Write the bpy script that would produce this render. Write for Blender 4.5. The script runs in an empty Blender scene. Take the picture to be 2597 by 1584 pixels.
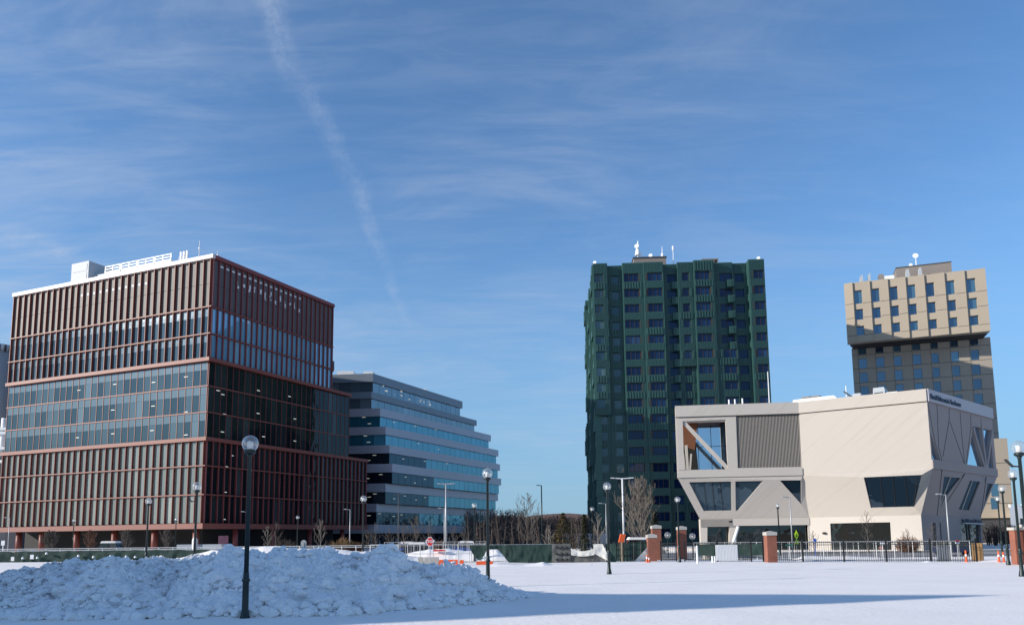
import bpy, bmesh, math, random
from mathutils import Vector, noise, geometry
import numpy as np
R_=math.radians
sc=bpy.context.scene; COL=sc.collection
# ------------------------------------------------------------------ camera
F=1990.; CX=1298.5; CY=1108.; W0=2597.; H0=1584.; EYE=2.2
PITCH=math.atan((1359-CY)/F); ROLL=-0.0105
fwd=Vector((0,math.cos(PITCH),math.sin(PITCH))); r0=Vector((1,0,0)); u0=r0.cross(fwd)
c_,s_=math.cos(ROLL),math.sin(ROLL)
RI=r0*c_+u0*s_; UP=u0*c_-r0*s_
cam=bpy.data.cameras.new("camera"); camo=bpy.data.objects.new("camera",cam); COL.objects.link(camo)
from mathutils import Matrix
m3=Matrix((RI,UP,-fwd)).transposed(); camo.matrix_world=Matrix.Translation((0,0,EYE))@m3.to_4x4()
cam.sensor_width=36; cam.lens=36*F/W0; cam.shift_y=(CY-H0/2)/W0; cam.clip_end=6000; cam.clip_start=.3
sc.camera=camo
# ------------------------------------------------------------------ light
SUN_AZ=75.5; SUN_EL=18.0      # heading in which the light travels; height above the horizon
w=bpy.data.worlds.new("World"); sc.world=w; w.use_nodes=True; nt=w.node_tree; nt.nodes.clear()
N=nt.nodes.new; LK=nt.links.new
def mathn(op,a,b=None,c=None,clamp=False):
    n=N('ShaderNodeMath'); n.operation=op; n.use_clamp=clamp
    for i,v in enumerate((a,b,c)):
        if v is None: continue
        if isinstance(v,(int,float)): n.inputs[i].default_value=v
        else: LK(v,n.inputs[i])
    return n.outputs[0]
def ramp(v,a,b):
    n=N('ShaderNodeMapRange'); n.interpolation_type='SMOOTHSTEP'; LK(v,n.inputs[0]); n.inputs[1].default_value=a; n.inputs[2].default_value=b
    return n.outputs[0]
def dotn(v,d):
    n=N('ShaderNodeVectorMath'); n.operation='DOT_PRODUCT'; LK(v,n.inputs[0]); n.inputs[1].default_value=d; return n.outputs['Value']
sky=N('ShaderNodeTexSky'); sky.sky_type='NISHITA'; sky.sun_disc=False
sky.sun_elevation=R_(SUN_EL); sky.sun_rotation=R_(SUN_AZ+180); sky.altitude=800; sky.air_density=1.0; sky.dust_density=0.1; sky.ozone_density=2.0
tc=N('ShaderNodeTexCoord'); D=tc.outputs['Generated']
sx=N('ShaderNodeSeparateXYZ'); LK(D,sx.inputs[0])
zz=mathn('MAXIMUM',sx.outputs[2],0.02)
cb=N('ShaderNodeCombineXYZ'); LK(mathn('DIVIDE',sx.outputs[0],mathn('ADD',zz,.12)),cb.inputs[0]); LK(mathn('DIVIDE',sx.outputs[1],mathn('ADD',zz,.12)),cb.inputs[1])
def noisen(vec,scale,detail,rough,sc3=(1,1,1),rot=0,dist=0):
    mp=N('ShaderNodeMapping'); LK(vec,mp.inputs[0]); mp.inputs['Rotation'].default_value=(0,0,rot); mp.inputs['Scale'].default_value=sc3
    n=N('ShaderNodeTexNoise'); LK(mp.outputs[0],n.inputs['Vector']); n.inputs['Scale'].default_value=scale; n.inputs['Detail'].default_value=detail; n.inputs['Roughness'].default_value=rough; n.inputs['Distortion'].default_value=dist
    return n.outputs[0]
big=ramp(noisen(cb.outputs[0],.50,3,.5,(1,1,1),.3,.5),.28,.60)
fine=ramp(noisen(cb.outputs[0],2.6,8,.66,(.6,1.3,1),.6,.8),.36,.80)
rip=ramp(noisen(cb.outputs[0],9,5,.6,(.35,1.6,1),.35,.8),.35,.75)
cl=mathn('MULTIPLY',big,mathn('ADD',mathn('ADD',mathn('MULTIPLY',fine,.40),mathn('MULTIPLY',rip,.20)),.07))
leftb=ramp(mathn('DIVIDE',sx.outputs[0],sx.outputs[1]),.75,-.5)
cl=mathn('MULTIPLY',cl,mathn('ADD',mathn('MULTIPLY',leftb,.85),.22))
def skydir(px,py):
    return (RI*((px-CX)/F)-UP*((py-CY)/F)+fwd).normalized()
def trail(a,b,wa,wb,op,seed,soft=.5):
    da,db=skydir(*a),skydir(*b); n=da.cross(db).normalized(); t=(db-n*db.dot(n)); tt=(db-da).normalized()
    wob=noisen(D,9+seed,4,.6); dd=mathn('ABSOLUTE',mathn('ADD',dotn(D,n),mathn('MULTIPLY',mathn('SUBTRACT',wob,.5),.032)))
    s=ramp(dotn(D,tt),da.dot(tt),db.dot(tt))
    wd=mathn('ADD',mathn('MULTIPLY',s,wb-wa),wa)
    prof=ramp(mathn('DIVIDE',dd,wd),1,.1)
    lo=ramp(dotn(D,tt),da.dot(tt)-.02,da.dot(tt)+.05); hi=ramp(dotn(D,tt),db.dot(tt)+.03,db.dot(tt)-.05)
    puff=mathn('ADD',mathn('MULTIPLY',ramp(noisen(D,60,7,.8),.34,.68),.8),.2)
    return mathn('MULTIPLY',mathn('MULTIPLY',mathn('MULTIPLY',prof,puff),mathn('MULTIPLY',lo,hi)),op)
t1=mathn('MAXIMUM',trail((655,-90),(745,210),.021,.020,.26,0),trail((735,170),(900,455),.020,.018,.20,6))
t2=mathn('MAXIMUM',trail((885,420),(985,690),.018,.012,.20,2),trail((975,660),(1030,830),.012,.008,.20,8))
t3=trail((-60,560),(260,680),.026,.012,.20,3)
t4=trail((1180,1165),(1420,1145),.004,.003,.10,4)
tot=mathn('ADD',cl,mathn('ADD',mathn('ADD',t1,t2),mathn('ADD',t3,t4)),clamp=True)
tot=mathn('MULTIPLY',tot,ramp(sx.outputs[2],-.01,.12))
hs=N('ShaderNodeHueSaturation'); hs.inputs['Saturation'].default_value=1.03; hs.inputs['Value'].default_value=1.0; LK(sky.outputs[0],hs.inputs['Color'])
tintn=N('ShaderNodeMix'); tintn.data_type='RGBA'; tintn.blend_type='MULTIPLY'; tintn.inputs[0].default_value=1; LK(hs.outputs[0],tintn.inputs[6]); tintn.inputs[7].default_value=(.80,1.08,1.30,1)
hz=N('ShaderNodeMix'); hz.data_type='RGBA'; LK(mathn('MULTIPLY',ramp(sx.outputs[2],.42,-.02),.85),hz.inputs[0]); LK(tintn.outputs[2],hz.inputs[6]); hz.inputs[7].default_value=(1.42,2.6,3.95,1)
mixc=N('ShaderNodeMix'); mixc.data_type='RGBA'; LK(tot,mixc.inputs[0]); LK(hz.outputs[2],mixc.inputs[6]); mixc.inputs[7].default_value=(3.3,3.9,4.9,1)
bg=N('ShaderNodeBackground'); bg.inputs['Strength'].default_value=0.13; LK(mixc.outputs[2],bg.inputs['Color'])
wo=N('ShaderNodeOutputWorld'); LK(bg.outputs[0],wo.inputs[0])
sun=bpy.data.lights.new("sun",'SUN'); sun.energy=5.0; sun.angle=R_(.5); sun.color=(1,.93,.83)
suno=bpy.data.objects.new("sun",sun); COL.objects.link(suno)
ldir=Vector((math.sin(R_(SUN_AZ))*math.cos(R_(SUN_EL)),math.cos(R_(SUN_AZ))*math.cos(R_(SUN_EL)),-math.sin(R_(SUN_EL))))
suno.rotation_euler=ldir.to_track_quat('-Z','Y').to_euler(); suno.location=(-60,-20,60)
sc.view_settings.view_transform='Standard'; sc.view_settings.look='None'; sc.view_settings.exposure=0.25; sc.view_settings.gamma=1
# ------------------------------------------------------------------ helpers
CAMP=Vector((0,0,EYE))
def ray(px,py): return RI*((px-CX)/F)-UP*((py-CY)/F)+fwd
def P(px,py,Y): d=ray(px,py); return CAMP+d*(Y/d.y)
def Zp(px,py,z): d=ray(px,py); return CAMP+d*((z-EYE)/d.z)
def on(px,py,o,n): d=ray(px,py); return CAMP+d*((o-CAMP).dot(n)/d.dot(n))
class MB:
    def __init__(s): s.v=[]; s.f=[]
    def add(s,vs,fs):
        b=len(s.v); s.v+= [tuple(v) for v in vs]; s.f+=[tuple(i+b for i in f) for f in fs]; return s
    def hexa(s,p): # 8 pts: bottom 4 ccw, top 4
        return s.add(p,[(0,3,2,1),(4,5,6,7),(0,1,5,4),(1,2,6,5),(2,3,7,6),(3,0,4,7)])
    def box(s,x0,x1,y0,y1,z0,z1): return s.hexa([(x0,y0,z0),(x1,y0,z0),(x1,y1,z0),(x0,y1,z0),(x0,y0,z1),(x1,y0,z1),(x1,y1,z1),(x0,y1,z1)])
    def tube(s,a,b,ra,rb,n=8,cap=True):
        a=Vector(a);b=Vector(b);d=(b-a).normalized(); x=d.orthogonal().normalized(); y=d.cross(x)
        vs=[];fs=[]
        for c,r in ((a,ra),(b,rb)):
            for i in range(n):
                t=2*math.pi*i/n; vs.append(c+x*(r*math.cos(t))+y*(r*math.sin(t)))
        fs=[(i,(i+1)%n,n+(i+1)%n,n+i) for i in range(n)]
        if cap: fs+=[tuple(range(n-1,-1,-1)),tuple(range(n,2*n))]
        return s.add(vs,fs)
    def lathe(s,c,prof,n=16):
        c=Vector(c);vs=[];fs=[]
        for r,z in prof:
            for i in range(n):
                t=2*math.pi*i/n; vs.append(c+Vector((r*math.cos(t),r*math.sin(t),z)))
        for k in range(len(prof)-1):
            fs+=[(k*n+i,k*n+(i+1)%n,(k+1)*n+(i+1)%n,(k+1)*n+i) for i in range(n)]
        fs+=[tuple(range(n-1,-1,-1)),tuple(range((len(prof)-1)*n,len(prof)*n))]
        return s.add(vs,fs)
    def prism(s,pts,z0,z1):
        n=len(pts); vs=[(x,y,z0) for x,y in pts]+[(x,y,z1) for x,y in pts]
        return s.add(vs,[tuple(range(n-1,-1,-1)),tuple(range(n,2*n))]+[(i,(i+1)%n,n+(i+1)%n,n+i) for i in range(n)])
    def slab(s,pts,off): # polygon pts (Vector) extruded by off
        n=len(pts); vs=[Vector(p) for p in pts]+[Vector(p)+off for p in pts]
        return s.add(vs,[tuple(range(n-1,-1,-1)),tuple(range(n,2*n))]+[(i,(i+1)%n,n+(i+1)%n,n+i) for i in range(n)])
    def holed(s,outer,holes,off): # wall with holes, extruded by off
        loops=[outer]+holes; tri=geometry.tessellate_polygon([[Vector(p) for p in l] for l in loops])
        flat=[Vector(p) for l in loops for p in l]; n=len(flat)
        fs=[tuple(t) for t in tri]+[tuple(i+n for i in reversed(t)) for t in tri]; b=0
        for l in loops:
            k=len(l); fs+=[(b+i,b+(i+1)%k,n+b+(i+1)%k,n+b+i) for i in range(k)]; b+=k
        return s.add(flat+[p+off for p in flat],fs)
    def build(s,name,mat,parent=None,smooth=False,recalc=True):
        off=parent_world(parent) if parent else None
        if off is None:
            c=Vector((sum(v[0] for v in s.v)/len(s.v),sum(v[1] for v in s.v)/len(s.v),min(v[2] for v in s.v))); off=c
            loc=c
        else: loc=None
        me=bpy.data.meshes.new(name); me.from_pydata([(v[0]-off[0],v[1]-off[1],v[2]-off[2]) for v in s.v],[],s.f)
        if recalc:
            bm=bmesh.new(); bm.from_mesh(me); bmesh.ops.recalc_face_normals(bm,faces=bm.faces); bm.to_mesh(me); bm.free()
        if smooth: me.polygons.foreach_set('use_smooth',[True]*len(me.polygons))
        me.materials.append(mat); me.update()
        o=bpy.data.objects.new(name,me); COL.objects.link(o)
        if parent: o.parent=parent
        else: o.location=loc
        return o
def parent_world(o):
    v=Vector((0,0,0))
    while o: v+=Vector(o.location); o=o.parent
    return v
def thing(name,label,cat,loc,group=None):
    o=bpy.data.objects.new(name,None); COL.objects.link(o); o.location=loc; o.empty_display_size=.5
    return tag(o,label,cat,group)
def tag(o,label=None,cat=None,group=None,kind=None):
    if label: o['label']=label
    if cat: o['category']=cat
    if group: o['group']=group
    if kind: o['kind']=kind
    return o
def dup(root,loc,label,rz=None):
    r=root.copy(); COL.objects.link(r); r.location=loc; r['label']=label
    if rz is not None: r.rotation_euler=(0,0,rz)
    for ch in list(root.children):
        c=ch.copy(); COL.objects.link(c); c.parent=r
        for g in ch.children:
            d=g.copy(); COL.objects.link(d); d.parent=c
    return r
def many(name,items,mat,parent,cap=98,sub=None):
    """items: list of (size, MB[, MBsub]); largest cap become parts, the rest one stuff part"""
    items=sorted(items,key=lambda t:-t[0])
    for it in items[:cap]:
        o=it[1].build(name,mat,parent)
        if sub and len(it)>2 and it[2]: it[2].build(sub[0],sub[1],o)
    rest=items[cap:]
    if rest:
        m=MB(); m2=MB()
        for it in rest:
            m.add(it[1].v,it[1].f)
            if sub and len(it)>2 and it[2]: m2.add(it[2].v,it[2].f)
        o=m.build(name,mat,parent); o['kind']='stuff'
        if m2.v: m2.build(sub[0],sub[1],o)['kind']='stuff'
# vertical facade frame
class Fr:
    def __init__(s,x,y,az,side=1):
        s.o=Vector((x,y,0)); a=R_(az); s.t=Vector((math.sin(a),math.cos(a),0)); s.n=Vector((s.t.y,-s.t.x,0))
        if s.n.dot(Vector((0,0,0))-s.o)<0: s.n=-s.n      # outward = towards the camera side
        s.n*=side
    def p(s,u,z,o=0): return s.o+s.t*u+s.n*o+Vector((0,0,z))
    def box(s,m,u0,u1,z0,z1,o0,o1):
        return m.hexa([s.p(u0,z0,o0),s.p(u1,z0,o0),s.p(u1,z0,o1),s.p(u0,z0,o1),s.p(u0,z1,o0),s.p(u1,z1,o0),s.p(u1,z1,o1),s.p(u0,z1,o1)])
    def uz(s,px,py,o=0):
        q=on(px,py,s.o+s.n*o,s.n); return (q-s.o).dot(s.t),q.z
# ------------------------------------------------------------------ materials
MATS={}
def mat(name,col,rough=.7,metal=0,var=0,vs=1.5,bump=0,bs=20,spec=.5,stretch=(1,1,1),emit=0,dirt=None):
    m=bpy.data.materials.new(name); m.use_nodes=True; t=m.node_tree; b=t.nodes['Principled BSDF']
    b.inputs['Base Color'].default_value=(*col,1); b.inputs['Roughness'].default_value=rough; b.inputs['Metallic'].default_value=metal; b.inputs['Specular IOR Level'].default_value=spec
    geo=t.nodes.new('ShaderNodeNewGeometry'); mp=t.nodes.new('ShaderNodeMapping'); mp.inputs['Scale'].default_value=stretch; t.links.new(geo.outputs['Position'],mp.inputs[0])
    if var:
        n=t.nodes.new('ShaderNodeTexNoise'); n.inputs['Scale'].default_value=vs; n.inputs['Detail'].default_value=5; t.links.new(mp.outputs[0],n.inputs['Vector'])
        mx=t.nodes.new('ShaderNodeMix'); mx.data_type='RGBA'; t.links.new(n.outputs[0],mx.inputs[0])
        mx.inputs[6].default_value=(*[c*(1-var) for c in col],1); mx.inputs[7].default_value=(*[min(1,c*(1+var)) for c in col],1)
        t.links.new(mx.outputs[2],b.inputs['Base Color'])
    if bump:
        n=t.nodes.new('ShaderNodeTexNoise'); n.inputs['Scale'].default_value=bs; n.inputs['Detail'].default_value=6; t.links.new(mp.outputs[0],n.inputs['Vector'])
        bp=t.nodes.new('ShaderNodeBump'); bp.inputs['Strength'].default_value=1; bp.inputs['Distance'].default_value=bump; t.links.new(n.outputs[0],bp.inputs['Height']); t.links.new(bp.outputs[0],b.inputs['Normal'])
    if emit: b.inputs['Emission Color'].default_value=(*col,1); b.inputs['Emission Strength'].default_value=emit
    return m
def glass(name,dark,light,refl,tint=(.75,.85,.95),wav=.0,rough=.03):
    """coated glazing: tinted mirror over a dim room; each pane gets its own room tone"""
    m=bpy.data.materials.new(name); m.use_nodes=True; t=m.node_tree; t.nodes.clear(); n=t.nodes.new; l=t.links.new
    geo=n('ShaderNodeNewGeometry'); oi=n('ShaderNodeObjectInfo')
    ad=n('ShaderNodeMath'); ad.operation='ADD'; l(geo.outputs['Random Per Island'],ad.inputs[0]); l(oi.outputs['Random'],ad.inputs[1])
    fr=n('ShaderNodeMath'); fr.operation='FRACT'; l(ad.outputs[0],fr.inputs[0])
    pw=n('ShaderNodeMath'); pw.operation='POWER'; l(fr.outputs[0],pw.inputs[0]); pw.inputs[1].default_value=2.2
    mx=n('ShaderNodeMix'); mx.data_type='RGBA'; l(pw.outputs[0],mx.inputs[0]); mx.inputs[6].default_value=(*dark,1); mx.inputs[7].default_value=(*light,1)
    gt=n('ShaderNodeMath'); gt.operation='GREATER_THAN'; gt.inputs[1].default_value=.95; l(fr.outputs[0],gt.inputs[0])
    mx2=n('ShaderNodeMix'); mx2.data_type='RGBA'; l(gt.outputs[0],mx2.inputs[0]); l(mx.outputs[2],mx2.inputs[6]); mx2.inputs[7].default_value=(*[min(.5,c*1.2+.012) for c in light],1)
    df=n('ShaderNodeBsdfDiffuse'); l(mx2.outputs[2],df.inputs[0])
    gl=n('ShaderNodeBsdfGlossy'); gl.inputs[0].default_value=(*tint,1); gl.inputs['Roughness'].default_value=rough
    fz=n('ShaderNodeFresnel'); fz.inputs[0].default_value=1.5
    sc_=n('ShaderNodeMath'); sc_.operation='MULTIPLY_ADD'; l(fz.outputs[0],sc_.inputs[0]); sc_.inputs[1].default_value=1.0; sc_.inputs[2].default_value=refl; sc_.use_clamp=True
    if wav:
        ns=n('ShaderNodeTexNoise'); ns.inputs['Scale'].default_value=.5; l(geo.outputs['Position'],ns.inputs['Vector'])
        bp=n('ShaderNodeBump'); bp.inputs['Distance'].default_value=wav; l(ns.outputs[0],bp.inputs['Height']); l(bp.outputs[0],gl.inputs['Normal'])
    ms=n('ShaderNodeMixShader'); l(sc_.outputs[0],ms.inputs[0]); l(df.outputs[0],ms.inputs[1]); l(gl.outputs[0],ms.inputs[2])
    o=n('ShaderNodeOutputMaterial'); l(ms.outputs[0],o.inputs[0]); return m
def brick(name,c1,c2,mortar,scale=4.5):
    m=bpy.data.materials.new(name); m.use_nodes=True; t=m.node_tree; b=t.nodes['Principled BSDF']; b.inputs['Roughness'].default_value=.9
    geo=t.nodes.new('ShaderNodeNewGeometry'); s=t.nodes.new('ShaderNodeSeparateXYZ'); t.links.new(geo.outputs['Position'],s.inputs[0])
    a=t.nodes.new('ShaderNodeMath'); a.operation='ADD'; t.links.new(s.outputs[0],a.inputs[0]); t.links.new(s.outputs[1],a.inputs[1])
    c=t.nodes.new('ShaderNodeCombineXYZ'); t.links.new(a.outputs[0],c.inputs[0]); t.links.new(s.outputs[2],c.inputs[1])
    br=t.nodes.new('ShaderNodeTexBrick'); t.links.new(c.outputs[0],br.inputs['Vector']); br.inputs['Scale'].default_value=scale; br.inputs['Color1'].default_value=(*c1,1); br.inputs['Color2'].default_value=(*c2,1); br.inputs['Mortar'].default_value=(*mortar,1); br.inputs['Mortar Size'].default_value=.02
    ns=t.nodes.new('ShaderNodeTexNoise'); ns.inputs['Scale'].default_value=1.3; ns.inputs['Detail'].default_value=5; t.links.new(geo.outputs['Position'],ns.inputs['Vector'])
    mx=t.nodes.new('ShaderNodeMix'); mx.data_type='RGBA'; mx.blend_type='MULTIPLY'; mx.inputs[0].default_value=.5; t.links.new(br.outputs[0],mx.inputs[6]); t.links.new(ns.outputs[0],mx.inputs[7])
    t.links.new(mx.outputs[2],b.inputs['Base Color']); return m
terra=mat('terracotta_metal',(.165,.037,.024),.55,var=.1,vs=.6)
terra_d=mat('dark_terracotta_metal',(.17,.035,.035),.55,var=.15,vs=.4)
mech=mat('grey_screen_panel',(.085,.078,.072),.6,var=.08,vs=.5)
mech_d=mat('dark_screen_panel',(.085,.075,.08),.6,var=.1,vs=.5)
coping=mat('pale_coping',(.55,.49,.48),.5)
g_red_l=glass('grey_blue_glazing',(.028,.045,.058),(.09,.13,.15),.08,(.55,.66,.66),.02)
g_red_r=glass('sky_painted_glazing',(.10,.24,.38),(.14,.29,.42),.16,(.75,.85,.95),.01)  # sky reflection is put into the pane colour
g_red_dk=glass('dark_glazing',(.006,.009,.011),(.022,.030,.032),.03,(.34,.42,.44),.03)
g_spl=glass('grey_green_spandrel_glass',(.105,.135,.14),(.13,.16,.165),.12,(.7,.8,.85),.02,.08)
g_low=glass('pale_green_glazing',(.17,.175,.15),(.25,.26,.225),.10,(.7,.8,.8),.03,.06)
darkwall=mat('dark_recess',(.012,.011,.011),.8)
soff=mat('shade_toned_soffit',(.03,.025,.025),.8)
white=mat('white_metal',(.8,.8,.8),.5,var=.05,vs=2)
galv=mat('galvanised_steel',(.42,.43,.44),.45,.3,var=.1,vs=3)
lgrey=mat('light_grey_louvre',(.38,.40,.42),.6,var=.06,vs=2)
dgrey=mat('dark_grey_metal',(.06,.06,.065),.6,var=.2,vs=4)
coolmesh=mat('cooling_coil',(.16,.15,.13),.9,var=.8,vs=9)
greenm=mat('green_metal_cladding',(.018,.064,.058),.55,.0,var=.14,vs=.35,spec=.5)
greenl=mat('green_metal_cladding_light',(.022,.077,.067),.55,.0,var=.14,vs=.35,spec=.5)
g_green=glass('blue_tower_glazing',(.004,.014,.045),(.010,.035,.085),.0,(.6,.75,.95),.02)
g_green2=glass('grey_teal_tower_glazing',(.012,.035,.045),(.05,.085,.09),.04,(.7,.85,.9),.02)
maroon=mat('maroon_window_frame',(.05,.028,.02),.6)
beige=mat('beige_panel',(.35,.29,.22),.75,var=.06,vs=.3,bump=.003,bs=3)
joint=mat('panel_joint',(.05,.045,.04),.8)
g_beige=glass('hotel_glazing',(.008,.02,.045),(.05,.12,.17),.14,(.6,.8,1),.02)
taupe=mat('taupe_plant_screen',(.22,.19,.17),.8,var=.1,vs=1)
spand=mat('blue_grey_spandrel_panel',(.35,.335,.385),.32,.25,var=.08,vs=.12,bump=.01,bs=.4)
g_teal=glass('teal_ribbon_glazing',(.015,.09,.13),(.04,.17,.24),.18,(.45,.82,1),.02)
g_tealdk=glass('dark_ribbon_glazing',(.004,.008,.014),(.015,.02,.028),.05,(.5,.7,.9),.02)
lamp_on=mat('lit_fitting',(.8,.75,.62),.5,emit=.35)
wood=mat('orange_timber',(.20,.075,.032),.6,var=.25,vs=3,stretch=(1,1,6))
timber=mat('pale_timber',(.55,.33,.14),.7,var=.2,vs=3,stretch=(6,6,1))
asphalt=mat('asphalt',(.06,.06,.062),.9,var=.3,vs=.4)
concrete=mat('concrete',(.38,.37,.34),.85,var=.12,vs=1.5,bump=.004,bs=12)
capst=mat('stone_cap',(.42,.40,.36),.85,var=.2,vs=5)
brickm=brick('red_brick',(.36,.10,.055),(.27,.07,.04),(.34,.24,.18))
lampg=mat('dark_green_lamp_paint',(.010,.022,.022),.42,.2,var=.25,vs=6)
blackm=mat('black_iron',(.012,.013,.014),.5)
screen=mat('green_fence_screen',(.018,.045,.036),.85,var=.45,vs=1.2,bump=.05,bs=1.5)
greyt=mat('grey_tarpaulin',(.10,.10,.095),.8,var=.3,vs=2,bump=.08,bs=1.2)
whitet=mat('white_tarpaulin',(.66,.64,.58),.8,var=.12,vs=2,bump=.06,bs=1.5)
orange=mat('orange_plastic',(.75,.12,.03),.5,var=.12,vs=2)
redp=mat('red_sign_paint',(.62,.02,.02),.4)
bluep=mat('blue_paint',(.03,.10,.45),.4)
yelg=mat('fluorescent_yellow_green',(.5,.75,.02),.5)
greenp=mat('green_sign_paint',(.05,.30,.20),.5)
bark=mat('grey_bark',(.085,.072,.062),.9,var=.3,vs=3)
barkl=mat('pale_bark',(.19,.165,.145),.9,var=.3,vs=3)
barkd=mat('dark_twigs',(.055,.042,.036),.95,var=.35,vs=.4)
russet=mat('russet_twigs',(.13,.062,.04),.95,var=.4,vs=.5)
ever=mat('evergreen_needles',(.035,.042,.014),.9,var=.5,vs=1)
evero=mat('olive_needles',(.12,.085,.02),.9,var=.5,vs=1)
def timberclad(name,base,dark):
    m=bpy.data.materials.new(name); m.use_nodes=True; t=m.node_tree; b=t.nodes['Principled BSDF']; b.inputs['Roughness'].default_value=.75
    geo=t.nodes.new('ShaderNodeNewGeometry'); s=t.nodes.new('ShaderNodeSeparateXYZ'); t.links.new(geo.outputs['Position'],s.inputs[0])
    a=t.nodes.new('ShaderNodeMath'); a.operation='MULTIPLY_ADD'; t.links.new(s.outputs[2],a.inputs[0]); a.inputs[1].default_value=-1.0; t.links.new(s.outputs[0],a.inputs[2])
    c=t.nodes.new('ShaderNodeCombineXYZ'); t.links.new(a.outputs[0],c.inputs[0])
    a2=t.nodes.new('ShaderNodeMath'); a2.operation='MULTIPLY'; t.links.new(s.outputs[2],a2.inputs[0]); a2.inputs[1].default_value=.06; t.links.new(a2.outputs[0],c.inputs[1])
    n=t.nodes.new('ShaderNodeTexNoise'); n.inputs['Scale'].default_value=1.4; n.inputs['Detail'].default_value=6; n.inputs['Roughness'].default_value=.7; t.links.new(c.outputs[0],n.inputs['Vector'])
    r=t.nodes.new('ShaderNodeMapRange'); t.links.new(n.outputs[0],r.inputs[0]); r.inputs[1].default_value=.52; r.inputs[2].default_value=.74
    mx=t.nodes.new('ShaderNodeMix'); mx.data_type='RGBA'; t.links.new(r.outputs[0],mx.inputs[0]); mx.inputs[6].default_value=(*base,1); mx.inputs[7].default_value=(*dark,1)
    t.links.new(mx.outputs[2],b.inputs['Base Color']); return m
pale=timberclad('pale_cladding_board',(.45,.405,.355),(.40,.35,.30))
palel=timberclad('lightened_cladding_board',(.48,.435,.39),(.43,.375,.33))  # left face boards lightened in colour against the weaker light there
pale2=mat('pale_fascia_panel',(.48,.435,.385),.7,var=.04,vs=.5)
g_conf=glass('deep_blue_glazing',(.006,.014,.025),(.012,.03,.045),.03,(.6,.8,1),.05)
g_confd=glass('dark_ground_glazing',(.012,.014,.014),(.03,.03,.028),.06,(.6,.7,.7),.03)
g_loggia=glass('sky_blue_glazing',(.02,.05,.09),(.03,.08,.14),.62,(.6,.78,.95),.0)
navy=mat('navy_lettering',(.01,.02,.06),.5)
def snowmat(name,col,bump,bs,dirt=0):
    m=bpy.data.materials.new(name); m.use_nodes=True; t=m.node_tree; b=t.nodes['Principled BSDF']; b.inputs['Roughness'].default_value=.85; b.inputs['Specular IOR Level'].default_value=.25
    geo=t.nodes.new('ShaderNodeNewGeometry')
    n=t.nodes.new('ShaderNodeTexNoise'); n.inputs['Scale'].default_value=bs; n.inputs['Detail'].default_value=8; n.inputs['Roughness'].default_value=.65; t.links.new(geo.outputs['Position'],n.inputs['Vector'])
    bp=t.nodes.new('ShaderNodeBump'); bp.inputs['Distance'].default_value=bump; t.links.new(n.outputs[0],bp.inputs['Height']); t.links.new(bp.outputs[0],b.inputs['Normal'])
    n2=t.nodes.new('ShaderNodeTexNoise'); n2.inputs['Scale'].default_value=.35 if not dirt else 2.6; n2.inputs['Detail'].default_value=8; n2.inputs['Roughness'].default_value=.6 if not dirt else .78; t.links.new(geo.outputs['Position'],n2.inputs['Vector'])
    r=t.nodes.new('ShaderNodeMapRange'); t.links.new(n2.outputs[0],r.inputs[0]); r.inputs[1].default_value=.40 if not dirt else .60; r.inputs[2].default_value=.7 if not dirt else .78
    mx=t.nodes.new('ShaderNodeMix'); mx.data_type='RGBA'; t.links.new(r.outputs[0],mx.inputs[0]); mx.inputs[6].default_value=(*col,1)
    if dirt:
        sp=t.nodes.new('ShaderNodeSeparateXYZ'); t.links.new(geo.outputs['Position'],sp.inputs[0]); at_=t.nodes.new('ShaderNodeAttribute'); at_.attribute_name='grit'; q1=t.nodes.new('ShaderNodeMath'); q1.operation='MULTIPLY'; t.links.new(at_.outputs['Fac'],q1.inputs[0]); q1.inputs[1].default_value=.12
        q2=t.nodes.new('ShaderNodeMath'); q2.operation='ADD'; t.links.new(n2.outputs[0],q2.inputs[0]); t.links.new(q1.outputs[0],q2.inputs[1]); t.links.new(q2.outputs[0],r.inputs[0])
    mx.inputs[7].default_value=(*([c*.93 for c in col] if not dirt else (.20,.18,.16)),1)
    t.links.new(mx.outputs[2],b.inputs['Base Color']); return m
snow=snowmat('snow',(.93,.88,.84),.022,4)
snowp=snowmat('ploughed_snow',(.95,.93,.92),.09,7,1)
# ================================================================== GROUND
random.seed(7)
def gheight(x,y):
    v=noise.noise(Vector((x*.07,y*.07,0)))*.05+noise.noise(Vector((x*.35,y*.35,3)))*.022+noise.noise(Vector((x*.5,y*1.6,7)))*.008
    return v
xs=[-3000,-900,-300,-140,-90]+[ -70+i*1.0 for i in range(141)]+[90,140,300,900,3000]
ys=[-400,-100,-20,-5]+[i*.7 for i in range(0,115)]+[90,110,150,220,400,900,3000]
vs=[(x,y,(gheight(x,y) if -71<x<71 and -1<y<80 else 0)) for y in ys for x in xs]
nx=len(xs); fs=[(j*nx+i,j*nx+i+1,(j+1)*nx+i+1,(j+1)*nx+i) for j in range(len(ys)-1) for i in range(nx-1)]
m=MB(); m.add(vs,fs); g=m.build('snow_field',snow,None,True); tag(g,kind='structure')
m=MB(); m.add([(-400,88,.02+.0),(400,88,.02),(400,93.5,.02),(-400,93.5,.02)],[(0,1,2,3)]); tag(m.build('road',asphalt,None),kind='structure')
m=MB(); m.add([(-30,71,.03),(400,71,.03),(400,87.9,.03),(-30,87.9,.03)],[(0,1,2,3)]); tag(m.build('pavement',mat('slushy_pavement',(.26,.255,.25),.9,var=.75,vs=.45),None),kind='structure')
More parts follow.
